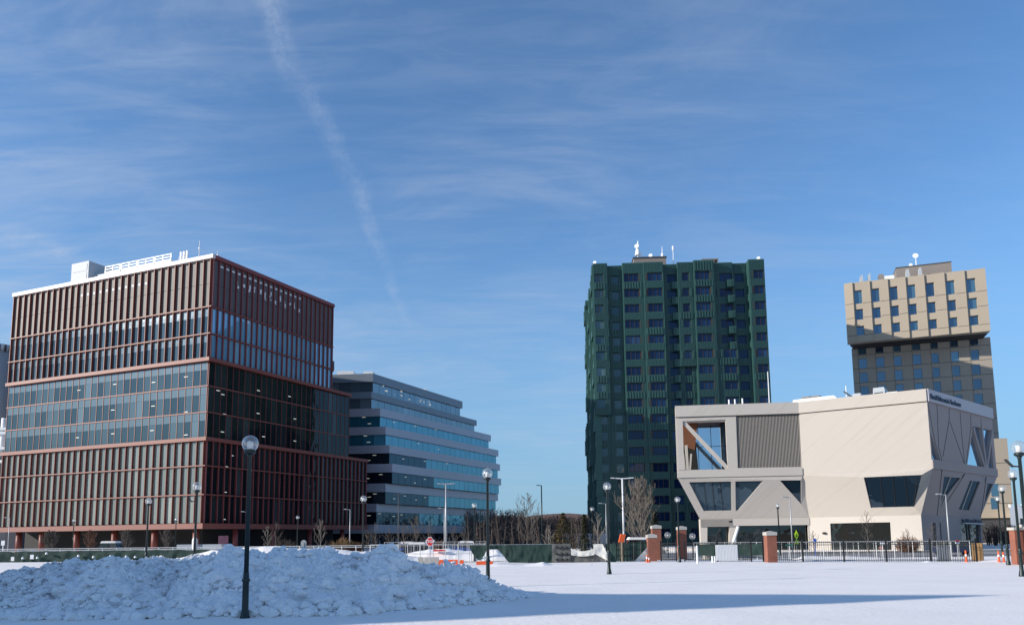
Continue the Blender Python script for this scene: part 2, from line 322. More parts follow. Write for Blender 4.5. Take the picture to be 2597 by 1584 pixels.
# plowed snow pile: crest line seen from the path, lobe by lobe (px, py of crest, distance of crest and of foot)
def lobe(cr,Yc,Yf,back=6.):
    out=[]
    for px,py in cr:
        d=ray(px,py); yc=np.interp(px,Yc[0],Yc[1]); out.append((d.x/d.y, max(0,(EYE+d.z/d.y*yc)),yc,np.interp(px,Yf[0],Yf[1])))
    return np.array(out),back
L1=lobe([(-700,1470),(-300,1440),(-60,1440),(0,1446),(24,1439),(51,1440),(63,1434),(80,1444),(100,1437),(116,1431),(152,1428),(170,1419),(204,1413),(243,1414),(286,1411),(327,1421),(398,1409),(443,1417),(491,1400),(540,1407),(640,1400),(900,1500)],([-700,0,500,900],[33,34,33.5,33]),([-700,900],[25.,25.]))
L2=lobe([(-700,1475),(-200,1480),(0,1533),(120,1500),(200,1450),(290,1413),(330,1425),(420,1470),(520,1520),(600,1560)],([-700,600],[30,30]),([-700,600],[22.8,22.8]))
L3=lobe([(250,1566),(300,1545),(400,1492),(480,1440),(554,1394),(575,1385),(597,1383),(625,1387),(646,1401),(677,1399),(700,1393),(723,1387),(754,1395),(785,1394),(810,1391),(828,1388),(845,1392),(868,1403),(887,1403),(911,1411),(933,1409),(1000,1450),(1100,1520)],([200,700,1100],[29,29.5,30]),([200,700,1100],[22.3,22.4,23]))
L4=lobe([(820,1500),(880,1430),(933,1408),(950,1390),(964,1383),(982,1381),(996,1385),(1010,1395),(1026,1421),(1050,1419),(1075,1431),(1093,1431),(1118,1425),(1155,1425),(1186,1435),(1217,1454),(1248,1472),(1278,1488),(1297,1499),(1319,1503),(1334,1516),(1360,1530)],([820,1334],[28.5,29.5]),([820,1000,1200,1334],[22.6,23.4,25.6,28.3]))
def pileh(a,y,x,full=False):
    h=0; hs=[]; gi=0
    for li,(A,back) in enumerate((L1,L2,L3,L4)):
        if a<A[0,0] or a>A[-1,0]: continue
        z=np.interp(a,A[:,0],A[:,1]); yc=np.interp(a,A[:,0],A[:,2]); yf=np.interp(a,A[:,0],A[:,3])
        if y<=yc: t=(y-yf)/(yc-yf)
        else: t=1-(y-yc)/back
        if t<=0: continue
        t=min(1,t); k=t*(1.32-.32*t) if y<=yc else t*t*(3-2*t)
        if z*k>h: gi=li
        h=max(h,z*k); hs.append(z*k)
    hs.sort()
    if len(hs)>1 and h>.3: h-=.16*math.exp(-((hs[-1]-hs[-2])/.10)**2)
    return (h,gi) if full else h
def clod(v,s,seed):
    d,p=noise.voronoi(v*s+Vector((seed,seed*.7,0))); return max(0,.62-d[0])
na=760; nyy=230
vs=[];grit=[]
a0,a1=-.86,.06
for j in range(nyy):
    y=21.8+(41.5-21.8)*(j/(nyy-1))**1.25
    for i in range(na):
        a=a0+(a1-a0)*i/(na-1); x=a*y; h,gi=pileh(a,y,x,True); grit.append([1.,.45,0,.15][gi])
        if h>0:
            e=min(1,h/.35); v=Vector((x,y,h*1.3))
            big_=noise.noise(v*.9)*.16+noise.noise(v*2.1)*.09
            c1=clod(v,1.5,3)*.22; c2=clod(v,5.2,9)*.07*(1+noise.noise(v*1.1)); c3=clod(v,12,5)*.05; c4=(abs(noise.noise(v*3.1))-.2)*.14+(abs(noise.noise(v*7))-.2)*.10+noise.noise(v*13)*.04+noise.noise(v*24)*.02
            h=max(0,h+ e*(big_-.07+c1*.75+(c2*1.25+c3+c4)*min(1.7,max(.25,.95+2.0*noise.noise(v*.55)))-.06))
            jx=noise.noise(v*5+Vector((9,0,0)))*.06*e; jy=noise.noise(v*5+Vector((0,9,4)))*.09*e
            x+=jx; yy=y+jy
            z=h-.0+ (-.03 if h<.02 else 0)
        else: yy=y; z=-.15
        vs.append((x,yy,z))
fs=[(j*na+i,j*na+i+1,(j+1)*na+i+1,(j+1)*na+i) for j in range(nyy-1) for i in range(na-1)]
fs=[f for f in fs if max(vs[q][2] for q in f)>-.1]
m=MB(); m.add(vs,fs)
sp_=m.build('snow_pile',snowp,None,False,recalc=False); at=sp_.data.attributes.new('grit','FLOAT','POINT'); at.data.foreach_set('value',grit)
tag(sp_,'long shaded heap of ploughed lumpy snow in the foreground','snow pile')
# loose clods round the foot of the heap
m=MB(); random.seed(4)
def lump(m,c,r,sq=.7):
    b=bmesh.new(); bmesh.ops.create_icosphere(b,subdivisions=4 if r>.3 else (2 if r>.12 else 1),radius=r)
    sd=random.random()*90
    for v in b.verts:
        k=1+.6*noise.noise(v.co/r*1.1+Vector((sd,0,0)))+(.16*noise.noise(v.co*9+Vector((sd,0,0)))+.08*noise.noise(v.co*22) if r>.3 else .15*noise.noise(v.co/r*3)); v.co*=k; v.co.z*=sq
    b.verts.ensure_lookup_table(); m.add([tuple(v.co+Vector(c)) for v in b.verts],[tuple(v.index for v in f.verts) for f in b.faces]); b.free()
for i in range(520):
    px=random.uniform(-60,1345); A=L3[0]; yf=np.interp(px,[0,300,900,1000,1200,1334],[22.8,22.3,22.6,23.4,25.6,28.6])
    y=yf+.12+abs(random.gauss(.1,.4)); r=random.choice([.05,.06,.08,.1,.14,.2]); d=ray(px,1400); x=d.x/d.y*y
    z=max(0,pileh(x/y,y,x)); lump(m,(x,y,z+r*.25),r)
for i in range(900):
    px=random.uniform(-60,1300); y=random.uniform(23.5,31); d=ray(px,1400); x=d.x/d.y*y; h=pileh(x/y,y,x)
    if h>.1: r=random.choice([.04,.05,.05,.06,.07,.08,.1,.13,.18]); lump(m,(x,y,h+r*.1),r)
for px,py,y,r in ((1040,1500,26.2,.62),(1010,1440,27.6,.5),(885,1455,26.5,.48),(560,1500,25.6,.5),(690,1540,23.8,.42),(480,1535,24.2,.40),(820,1545,23.7,.36),(1150,1480,27.4,.4),(180,1470,27.5,.45),(300,1500,25.5,.4),(640,1440,27.6,.5),(750,1480,26.4,.38),(110,1520,25,.35),(400,1555,23.4,.33)):
    d=ray(px,py); x=d.x/d.y*y; lump(m,(x,y,pileh(x/y,y,x)-r*.22),r,.62)
tag(m.build('snow_clods',snowp,None,False),kind='stuff')
# sunlit bank behind the heap and low plough ridges
def bank(name,label,pts,Y,dep,cat='snow bank',mt=snow):
    m=MB(); n=len(pts); rows=9; vs=[]
    px0,px1=pts[0][0],pts[-1][0]; nn=90
    for i in range(nn):
        px=px0+(px1-px0)*i/(nn-1); py=np.interp(px,[p[0] for p in pts],[p[1] for p in pts]); d=ray(px,py); zc=max(.02,EYE+d.z/d.y*Y)
        for j in range(rows):
            t=j/(rows-1); y=Y+dep*(t-.5); k=math.sin(math.pi*t)**.8 if 0<t<1 else 0
            x=d.x/d.y*y; z=zc*k+ (noise.noise(Vector((x*1.7,y*1.7,1)))*.09+noise.noise(Vector((x*5,y*5,4)))*.035)*min(1,zc)*(1 if 0<t<1 else 0)
            vs.append((x,y,z-.06*(0 if 0<t<1 else 1)))
    fs=[(i*rows+j,i*rows+j+1,(i+1)*rows+j+1,(i+1)*rows+j) for i in range(nn-1) for j in range(rows-1)]
    m.add(vs,fs); return tag(m.build(name,mt,None,True),label,cat,'snow banks thrown up beside the ploughed ground')
bank('snow_bank','long sunlit snow bank showing white above the shaded heap',[(420,1424),(470,1410),(540,1394),(570,1393),(620,1388),(650,1386),(700,1383),(745,1390),(850,1391),(900,1396),(1000,1402),(1060,1412)],50,7)
bank('snow_bank','low lumpy snow ridge in front of the grey tarpaulin fence',[(1235,1432),(1262,1427),(1290,1428),(1330,1431),(1378,1424),(1400,1430),(1450,1431),(1500,1434)],60,3.5)
bank('snow_bank','small snow bank at the foot of the black railings by the plywood board',[(2325,1428),(2352,1421),(2380,1425),(2420,1423),(2450,1426),(2500,1419),(2530,1417),(2560,1424)],58,2.5)
bank('snow_bank','white snow bank behind the steel barriers near the stop sign',[(1010,1412),(1040,1400),(1090,1392),(1130,1390),(1180,1396),(1260,1392),(1300,1405),(1330,1418)],74,6)
bank('snow_bank','snow bank behind the railings in front of the ground floor window',[(2010,1418),(2040,1408),(2090,1410),(2150,1409),(2230,1412),(2290,1420)],66,4)
# wooded hills far behind
m=MB(); vs=[];nn=160
for i in range(nn):
    x=-900+i*2200/(nn-1)
    for j,(y,k) in enumerate(((560,0),(640,.8),(760,1),(900,.6))):
        h=(16+6*math.sin(x*.006+1)+5*noise.noise(Vector((x*.02,y*.01,0)))+1.5*noise.noise(Vector((x*.12,y*.05,2))))*k
        vs.append((x,y,h-1))
m.add(vs,[(i*4+j,i*4+j+1,(i+1)*4+j+1,(i+1)*4+j) for i in range(nn-1) for j in range(3)])
tag(m.build('hills',russet,None,True),kind='structure')
# ================================================================== RED GRIDDED BUILDING
rc=(-49.16,125.)
FL=Fr(*rc,-66.5); FRt=Fr(*rc,25)
LEFT=49.; RL={'top':31.3,'mid':37.3,'low':43.3}
red=thing('office_building','tall red gridded office block with terracotta fins and white roof edge','building',(rc[0],rc[1],0))
ZL=[4.75,9.3,13.9,17.9]; ZM=[18.5,22.6,26.9,30.9]; ZT=[31.5,35.5,40.0]; ZTOP=48.4
def corner(fa,fb,a,b,z0,z1,ins): # solid prism of tier, inset
    p=[fa.p(0,0,0)]
    A=fa.o; la=fa.t*a; lb=fb.t*b; n1=-fa.n*ins; n2=-fb.n*ins
    c0=A+n1+n2; pts=[c0,A+la+n1,A+la+lb,A+lb+n2]
    return [(q.x,q.y) for q in pts],z0,z1
for nm,r,z0,z1,mt,ins in (('ground_floor',RL['low']-4,0,3.9,darkwall,5),('lower_tier',RL['low'],3.9,18.2,darkwall,.25),('middle_tier',RL['mid'],18.2,31.2,darkwall,.25),('upper_tier',RL['top'],31.2,48.5,darkwall,.25)):
    MB().prism(*corner(FL,FRt,LEFT,r,z0,z1,ins)).build(nm,mt,red)
MB().prism(*corner(FL,FRt,LEFT,RL['top'],48.5,48.55,.3)).build('roof',white,red)
def band(name,z0,z1,out,r,mt):
    m=MB(); FL.box(m,-out if False else 0,LEFT+.1,z0,z1,-.3,out); 
    o=m.build(name,mt,red); m=MB(); FRt.box(m,0,r+.1,z0,z1,-.3,out); m.build(name,mt if mt is not coping else terra_d,red)  # right-hand roof edge: its shade is put in by the dark metal
    m=MB(); c=FL.o; a=FL.n*out; b=FRt.n*out
    m.prism([(q.x,q.y) for q in (c-FL.n*.1-FRt.n*.1,c+a,c+a+b,c+b)],z0,z1); m.build(name,mt,red)
band('fascia_band',3.9,4.75,.75,RL['low'],terra); band('fascia_band',17.9,18.5,.7,RL['low'],terra); band('fascia_band',30.9,31.5,.7,RL['mid'],terra)
band('roof_edge',48.15,48.8,.6,RL['top'],coping)
for z,r,mm in ((9.3,RL['low'],0),(13.9,RL['low'],0),(22.6,RL['mid'],0),(26.9,RL['mid'],0),(35.5,RL['top'],0),(40.0,RL['top'],0)):
    band('floor_band',z-.09,z+.09,.52 if z<18 or z>31 else .2,r,terra)
wins=[];fins=[];winr=[];winm=[];finr=[];lows=[]
NB=31; bw=LEFT/NB
for i in range(NB):
    u0=i*bw+.10;u1=(i+1)*bw-.06
    for zz_ in (ZL,ZM,ZT):
        for k in range(len(zz_)-1):
            z0,z1=zz_[k]+.09,zz_[k+1]-.09
            m=MB(); 
            if zz_ is ZL: FL.box(m,u0,u1,z0,z1,-.2,.06); lows.append((130/(125+u0*.4),m))
            else: FL.box(m,u0,u1,z0,z0+(z1-z0)*.66,-.2,.06); wins.append((100/(125+u0*.4),m))
for zz_ in (ZM,ZT):
    for k in range(len(zz_)-1):
        z0,z1=zz_[k]+.09,zz_[k+1]-.09; spm=MB()
        FL.box(spm,.1,LEFT-.06,z0+(z1-z0)*.66+.03,z1,-.2,.055); spm.build('spandrel_glass',g_spl,red)
        for i in range(0): FL.box(spm,i*bw+.1,(i+1)*bw-.06,z0+(z1-z0)*.66+.03,z1,-.2,.055)
many('window',wins,g_red_l,red,24); many('window',lows,g_low,red,26)
for key,zz_,nb in (('low',ZL,33),('mid',ZM,28),('top',ZT,24)):
    b=RL[key]/nb
    for i in range(nb):
        for k in range(len(zz_)-1):
            m=MB(); FRt.box(m,i*b+.08,(i+1)*b-.08,zz_[k]+.09,zz_[k+1]-.09,-.2,.05)
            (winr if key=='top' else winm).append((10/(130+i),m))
    dep={'low':.36,'mid':.12,'top':.36}[key]; wd={'low':.16,'mid':.06,'top':.18}[key]
    top={'low':17.9,'mid':30.9,'top':48.15}[key]
    for i in range(nb+1):
        m=MB(); FRt.box(m,i*b-wd/2,i*b+wd/2,zz_[0],top,-.1,dep); finr.append(((top-zz_[0])/(125+i*b)*dep,m))
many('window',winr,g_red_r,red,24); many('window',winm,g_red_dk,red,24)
for zz_,dep,wd,top in ((ZL,.42,.11,17.9),(ZM,.12,.11,30.9),(ZT,.42,.12,48.15)):
    for i in range(NB+1):
        m=MB(); u=min(max(i*bw,.13),LEFT-.1); FL.box(m,u-wd/2,u+wd/2,zz_[0],top,-.1,dep); fins.append(((top-zz_[0])/(125+i*bw*.4)*(1 if dep>.2 else .4),m))
many('fin',fins,terra,red,64); many('fin',finr,terra_d,red,34)
m=MB(); 
for i in range(NB):
    for z0,z1 in ((40.1,44.0),(44.06,48.1)): FL.box(m,i*bw+.1,(i+1)*bw-.1,z0,z1,-.2,.06)
m.build('plant_screen',mech,red)
m=MB(); b=RL['top']/24
for i in range(24):
    for z0,z1 in ((40.1,44.0),(44.06,48.1)): FRt.box(m,i*b+.1,(i+1)*b-.1,z0,z1,-.2,.06)
m.build('plant_screen',mech_d,red)
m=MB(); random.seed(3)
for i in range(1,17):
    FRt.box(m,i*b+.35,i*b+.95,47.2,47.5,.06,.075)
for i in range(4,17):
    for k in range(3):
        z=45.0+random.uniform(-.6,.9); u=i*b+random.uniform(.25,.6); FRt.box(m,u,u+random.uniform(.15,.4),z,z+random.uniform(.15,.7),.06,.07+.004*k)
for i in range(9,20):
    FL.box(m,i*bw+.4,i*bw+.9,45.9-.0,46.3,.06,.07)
m.build('screen_daylight_glow',mat('painted_daylight',(.45,.5,.55),.6,emit=.12),red)  # glowing tabs stand in for daylight showing through the screen
for px in (36,95,183,279,381,486):
    u,z=FL.uz(px,1360); m=MB(); q=FL.p(u,0,-.9); m.tube((q.x,q.y,0),(q.x,q.y,4),.52,.52,14); m.build('column',terra,red,True)
for u in (8,17,27,37):
    q=FRt.p(u,0,-.9); m=MB(); m.tube((q.x,q.y,0),(q.x,q.y,4),.45,.45,12); m.build('column',terra_d,red,True)
m=MB()
for k,z in ((0,4.9),):
    pass
random.seed(11)
def fitting(fr,u,z,wd=.9,h=.16,parent=red,o=.07):
    m=MB(); fr.box(m,u,u+wd,z,z+h,o-.01,o+.03); m.build('ceiling_light',lamp_on,parent)
for (px,py) in ((548,990),(560,1000),(651,990),(730,1005),(650,1048),(565,1050),(664,1107),(559,1095),(744,1062),(744,1118),(583,1155),(569,1183),(566,1248),(563,1317)):
    u,z=FRt.uz(px,py); fitting(FRt,u,z,.7,.13)
for (px,py) in ((290,975),(388,970),(470,956),(199,990),(285,1040),(387,1030),(470,1045),(285,1100),(384,1092),(470,1103),(195,1110)):
    u,z=FL.uz(px,py); fitting(FL,u-.6,z,.8,.08)
for u in (14.2,15.1): 
    m=MB(); FL.box(m,u+20,u+20.6,2.6,2.75,-4.8,-4.7); m.build('ceiling_light',lamp_on,red)
# roof plant, each its own thing
def fbox(fr,px0,px1,pyb,pyt,o,dep,pad=0):
    u0,z0=fr.uz(px0,pyb,o);u1,z1=fr.uz(px1,pyt,o); m=MB(); fr.box(m,min(u0,u1),max(u0,u1),z0,z1,o-dep,o); return m,(min(u0,u1),max(u0,u1),z0,z1)
pent=thing('rooftop_plant_room','pale boxy plant room on the roof of the red block','plant room',FL.p(35,48.5,-3))
m=MB(); FL.box(m,33.4,38.0,48.5,54.0,-10,-3); m.build('housing',lgrey,pent)
m=MB(); FL.box(m,33.8,37.6,52.2,53.5,-3,-2.95); FL.box(m,33.8,37.6,48.9,51.9,-3,-2.95); m.build('louvre',lgrey,pent)
m=MB(); FL.box(m,28.5,33.3,48.5,51.4,-9.8,-4); m.build('duct',lgrey,pent)
ct=thing('cooling_tower','row of white railed cooling towers on the roof of the red block','cooling tower',FL.p(19,48.5,-2))
for k in range(4):
    u=11.6+k*4.1; m=MB(); FL.box(m,u,u+3.8,48.5,50.5,-6,-2); m.build('cell',white,ct)
    m=MB(); FL.box(m,u+.25,u+3.55,48.9,50.1,-2,-1.93); m.build('coil',coolmesh,ct)
    m=MB()
    for z in (51.0,51.5): FL.box(m,u-.1,u+3.9,z,z+.16,-2.1,-2)
    for uu in (u,u+1.9,u+3.75): FL.box(m,uu,uu+.14,50.5,51.6,-2.1,-2.02)
    FL.box(m,u-.1,u+3.9,50.5,50.62,-2.1,-1.9); m.build('railing',white,ct)
for lab,px,py,h in (('slim roof mast near the corner of the red block',505,652,3.4),('tiny beacon mast on the far corner of the red block roof',828,768,1.2),('small aerial at the tip of the red block corner',552,650,1.4),('short vent stack beside the cooling towers on the red block',453,662,1.2)):
    f=FL if px<540 else FRt; u,z=f.uz(px,py,-1.2); t=thing('roof_mast',lab,'mast',f.p(u,48.5,-1.2),'masts along the red block roof')
    q=f.p(u,48.5,-1.2); MB().tube(q,q+Vector((0,0,h+.6)),.09,.05,6).build('pole',galv,t); MB().lathe((q.x,q.y,q.z+h*.7),[(.02,0),(.2,.1),(.2,.3),(.02,.4)],8).build('beacon',white,t)
t=thing('roof_antenna','cluster of white antenna panels beside the cooling towers','antenna',FL.p(9,48.5,-3))
q=FL.p(9.3,48.5,-3); m=MB(); m.tube(q,q+Vector((0,0,3.4)),.08,.08,6); m.build('mast',galv,t)
for du in (-.7,0,.7): m=MB(); FL.box(m,9.3+du,9.6+du,50.2,51.9,-2.9,-2.7); m.build('antenna_panel',white,t)
# ================================================================== CONCRETE SILO far left
t=thing('silo','ribbed grey cylindrical silo rising behind the left end of the red block','silo',(P(-1,900,158).x,158,0))
cx_,cy_=P(-1,900,158).x,158; ztop=P(18,878,158).z; m=MB(); m.tube((cx_,cy_,0),(cx_,cy_,ztop-1.6),3.05,3.05,40); m.build('drum',mat('silo_concrete',(.42,.42,.43),.8,var=.12,vs=.15,stretch=(1,1,.3)),t,True)
m=MB()
for i in range(18):
    a=2*math.pi*i/18; x=cx_+3.0*math.cos(a);y=cy_+3.0*math.sin(a); m.box(x-.14,x+.14,y-.22,y+.22,ztop-1.6,ztop-.1)
m.build('crenellation',dgrey,t); MB().tube((cx_,cy_,ztop-1.8),(cx_,cy_,ztop+.1),2.5,2.5,40).build('cap',white,t,True)
t=thing('steel_ductwork','white vertical pipes and platforms in front of the dark silo base','ductwork',(P(10,1300,150).x,150,0))
for px,z0,z1 in ((6,1145,1060),(22,1128,1056)):
    a=P(px,z0,150);b=P(px,z1,150); MB().tube(a,(a.x,a.y,b.z),.55,.55,10).build('pipe',white,t,True)
for py in (1086,1096,1135,1150,1168): a=P(10,py,149); MB().box(a.x-2.2,a.x+1.6,149,150.5,a.z-.3,a.z+.2).build('platform',white if py!=1150 else galv,t)
tag(MB().box(P(-260,1300,170).x,P(60,1300,170).x,170,176,0,P(10,1160,170).z).build('annex_building',mat('dark_blue_wall',(.03,.035,.055),.7),None),'dark low annexe behind the left end of the red block','building')
# ================================================================== BANDED GLASS BUILDING
teal=thing('office_building','stepped glass office block with stacked blue grey bands and ribbon windows','building',(-25,190,0))
TF=[ # (band top z, band bottom z, fold px, right end px)  top to bottom
 (39.2,37.3,P(946,948,175),1173,24.8),(35.0,33.5,P(942,994,175),1209,25.2),(31.2,29.4,P(964,1036,175),1245,25.4),(27.0,25.2,P(978,1082,175),1264,25.4),
 (22.8,21.0,P(988,1129,175),1268,25.4),(18.6,16.7,P(995,1176,175),1271,25.4),(14.2,12.3,P(978,1227,175),1263,25.4),(9.7,7.9,P(955,1278,175),1252,25.4),(5.1,3.2,P(949,1331,175),1234,25.4)]
ldark=[];lbl=[]
for k,(zt,zb,fp,epx,az) in enumerate(TF):
    fr=Fr(fp.x,175,az); e=ray(epx,1330-k*10 if k>6 else 1000+k*45); 
    # right end where the px column meets the facade plane
    q=on(epx,{0:1016,1:1062,2:1101,3:1138,4:1179,5:1219,6:1259,7:1300,8:1340}[k],fr.o,fr.n); ln=(q-fr.o).dot(fr.t)
    fl=Fr(fp.x,175,-84)
    far=fl.p(16,0); end=fr.p(ln,0); bk=fr.p(ln,0,-26); bk2=fl.p(16,0)+fr.t*60
    pts=[(fp.x,175.),(end.x,end.y),(bk.x,bk.y),(bk2.x,bk2.y),(far.x,far.y)]
    MB().prism(pts,zb,zt).build('spandrel_band',spand if k>1 else mat('roof_screen_band_%d'%k,(.17,.20,.24),.4,.2,var=.06,vs=.2),teal)
    # glazing below, set back
    z0=TF[k+1][0] if k<8 else 0; 
    inn=[(fp.x+fr.t.x*.5-fr.n.x*.5,175+.6),(end.x-fr.n.x*.6-fr.t.x*.6,end.y-fr.n.y*.6-fr.t.y*.6),(bk.x-.5,bk.y),(bk2.x,bk2.y-1),(far.x,far.y+.6)]
    MB().prism(inn,z0,zb).build('core_floor',darkwall,teal)
    n=max(1,int(ln/2.6))
    for i in range(n):
        u0=.6+(ln-1.2)*i/n; u1=.6+(ln-1.2)*(i+1)/n-.09; m=MB(); fr.box(m,u0,u1,z0+.02,zb-.02,-.7,-.42)
        if k<2: ldark.append((.1,m,'scr'))
        else:
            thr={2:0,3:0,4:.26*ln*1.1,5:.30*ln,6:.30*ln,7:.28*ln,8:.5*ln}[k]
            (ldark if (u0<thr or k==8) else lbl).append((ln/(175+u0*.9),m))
    nl=6
    for i in range(nl):
        m=MB(); fl.box(m,.3+i*2.6,.3+(i+1)*2.6-.08,z0+.02,zb-.02,-.7,-.45)
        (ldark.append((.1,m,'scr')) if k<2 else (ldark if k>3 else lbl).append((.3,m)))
scr=[(.1,x[1]) for x in ldark if len(x)>2]; dk=[x for x in ldark if len(x)==2]
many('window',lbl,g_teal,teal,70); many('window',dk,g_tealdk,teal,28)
sm=glass('screen_glazing',(.06,.08,.10),(.14,.17,.2),.18,(.6,.75,.85),.02); many('screen_panel',scr,sm,teal,40)
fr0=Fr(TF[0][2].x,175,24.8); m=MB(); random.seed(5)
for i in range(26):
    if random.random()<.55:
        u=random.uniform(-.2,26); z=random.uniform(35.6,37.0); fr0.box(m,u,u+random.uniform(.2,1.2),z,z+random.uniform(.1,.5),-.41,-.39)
m.build('painted_sunlit_equipment',mat('plant_sun_glow',(.75,.72,.62),.7,emit=.25),teal)  # faint glow imitates sunlight on plant behind the screen panels
for (px,py) in ((927,1058),(941,1074),(1051,1080),(1103,1089),(931,1105),(939,1121),(997,1070),(954,1154),(939,1167),(1020,1163),(1075,1169),(970,1203),(1026,1209),(1075,1215),(937,1213),(1050,1224),(955,1252),(1024,1257),(941,1260),(997,1264),(1076,1261),(1053,1267),(960,1302),(940,1307),(1016,1305),(996,1309),(1059,1124),(1133,1132),(1110,1139),(1132,1175)):
    for k in range(9):
        zt,zb,fp,epx,az=TF[k]; z0=TF[k+1][0] if k<8 else 0; fr=Fr(fp.x,175,az) if px>fp.x/175*F+CX-8 else Fr(fp.x,175,-84)
        u,z=fr.uz(px,py,-.4)
        if z0<z<zb: 
            m=MB(); fr.box(m,u,u+.8,z,z+.10,-.42,-.37); m.build('ceiling_light',lamp_on,teal); break
for lab,px,py,wd,h in (('large white hatch on the left of the glass block roof',857,938,3.6,1.0),('small white hatch midway along the glass block roof',924,945,2.0,.7),('white hatch near the right end of the glass block roof',1062,978,2.0,.9)):
    YH=200 if px>1000 else 177.5; q=P(px,py,YH); t=tag(MB().box(q.x-.2,q.x+wd,YH,YH+4,38.6,39.9+h*.45).build('roof_hatch',white,None),lab,'roof hatch','white hatches on the glass block roof')
t=thing('roof_conifer','dark pointed finial standing on the glass block roof','finial',(P(843,930,172).x,172,39))
q=P(843,930,172); MB().lathe((q.x,172,39),[(.25,0),(.45,.6),(.4,2.4),(.05,q.z-39+1.4)],8).build('spire',dgrey,t)
# ================================================================== GREEN TOWER
gq=P(1503,671,155); GA=Fr(gq.x,155,92.9); ZR=gq.z
green=thing('apartment_tower','tall dark green ribbed residential tower with projecting window bays','tower',(gq.x,155,0))
GC=[0,2.9,5.94,10.1,14.13,17.04,20.26,24.34,28.37,31.28,34.43]
OUT=[.7,-.75,.45,.75,-.95,.1,.8,-.8,-1.5,.5]
WIN=[(.2,1.95),(3.8,5.3),(6.2,9.2),(10.9,13.9),(15.1,16.9),(18.0,19.4),(20.5,23.4),(25.6,28.2),(28.9,30.7),(32.2,34.3)]
FH=3.22; WT=ZR-2.25; WH=1.72
def gout(c,k):
    o=OUT[c]
    if c==7 and k>=5: o=.45
    if c==8 and k>=5: o=-.7
    if c==5 and k>=6: o=-.75
    if c==0 and k>=9: o=-.35
    if c==1 and k>=9: o=-.1
    if c==3 and k>=12: o=.2
    if c==6 and k>=11: o=.25
    if c==2 and k>=12: o=.6
    return o
fac=[MB() for _ in range(10)]; gw=[]
def rib(m,u0,u1,z0,z1,o,coarse):
    p=.56 if coarse else .28; wdt=p*.5; d=.20 if coarse else .06; n=int((u1-u0)/p)
    if n<1: return
    s=(u1-u0-(n*p))/2
    for i in range(n): GA.box(m,u0+s+i*p+.02,u0+s+i*p+wdt,z0+.04,z1-.04,o-.02,o+d)
random.seed(21)
for c in range(10):
    u0,u1=GC[c]+.003*c,GC[c+1]-.003; wl,wr=WIN[c]; m=fac[c]
    GA.box(m,u0,u1,WT+.02,ZR-.05*(c%2)+[.0,-.02,.03,.02,0,.03,.08,.05,0,.1][c],-3,gout(c,0)); rib(m,u0,u1,WT+.05,ZR-.15,gout(c,0),c in(6,))
    for k in range(18):
        o=gout(c,k); zt=WT-k*FH; zb=zt-WH; zs=zt-FH
        if zs<-.5: break
        dark=k>=17
        if k>=17: GA.box(m,u0,u1,max(0,zs),zt-.01,-3,-.9); continue
        a=wl; b=wr
        if k>=9 and c==0: a,b=.5,2.3
        if c==7 and k<5:  # step out of the spandrel at the right end
            GA.box(m,u0,27.0,zs,zb,-3,o); GA.box(m,27.0,u1,zs+.02,zb,-3,.3); rib(m,27.1,u1-.05,zs,zb,.5,False)
        elif c==4 and k<9:
            GA.box(m,u0,15.9,zs,zb,-3,o); GA.box(m,15.9,u1,zs+.02,zb,-3,-.1); rib(m,16,u1-.05,zs,zb,-.1,False)
        else:
            GA.box(m,u0,u1,zs+.01,zb,-3,o); rib(m,u0+.05,u1-.05,zs,zb,o,(c in (6,) and k<3) or (c in (7,8) and k in (4,)) or (c in(3,0) and k in (6,7,9,10)) or (c==2 and k in (8,9)) or random.random()<.25)
        if a>u0+.05: GA.box(m,u0,a,zb,zt+.01,-3,o); rib(m,u0+.03,a-.02,zb,zt,o,k%4==1)
        if b<u1-.05: GA.box(m,b,u1,zb,zt+.01,-3,o); rib(m,b+.03,u1-.02,zb,zt,o,k%4==1)
        w_=MB(); GA.box(w_,a+.01,b-.01,zb+.01,zt-.01,-3.1,o-.32)
        fmb=None
        if c in (2,3,5,6,7,9) or (c in (0,) and k<3):
            fmb=MB(); n={2:3,3:3,5:2,6:3,7:2,9:2,0:2}[c]
            for i in range(n+1):
                uu=a+.1+(b-a-.2)*i/n; GA.box(fmb,uu-.035,uu+.035,zb+.06,zt-.06,o-.33,o-.24)
            GA.box(fmb,a+.02,b-.02,zt-.07,zt-.02,o-.33,o-.235); GA.box(fmb,a+.02,b-.02,zb+.02,zb+.07,o-.33,o-.235)
            if c in(2,6): GA.box(fmb,b-.02,b+.42,zb+.1,zt-.1,o,o+.02)
            if c in(3,9): GA.box(fmb,a-.5,a,zb+.1,zt-.1,o,o+.02)
        gw.append(((b-a)*(1 if k<11 or c<4 else .2),w_,fmb,c))
for c,m in enumerate(fac): m.build('facade_bay',greenl if c in (2,3) else greenm,green)
gwb=[g for g in gw if g[3]>=2]; gwa=[g for g in gw if g[3]<2]
many('window',gwb,g_green,green,84,('mullions',maroon)); many('window',gwa,g_green2,green,14,('mullions',maroon))
A=GA
pts=[A.p(0.1,0,-3),A.p(34.4,0,-3),A.p(40.6,0,-26),A.p(.3,0,-21)]  # hidden back corner pushed outwards so its shadow covers the beige shaft
MB().prism([(p.x,p.y) for p in pts],0,ZR-.4).build('core',mat('tower_side_cladding',(.03,.08,.06),.5,var=.15,vs=.4),green)
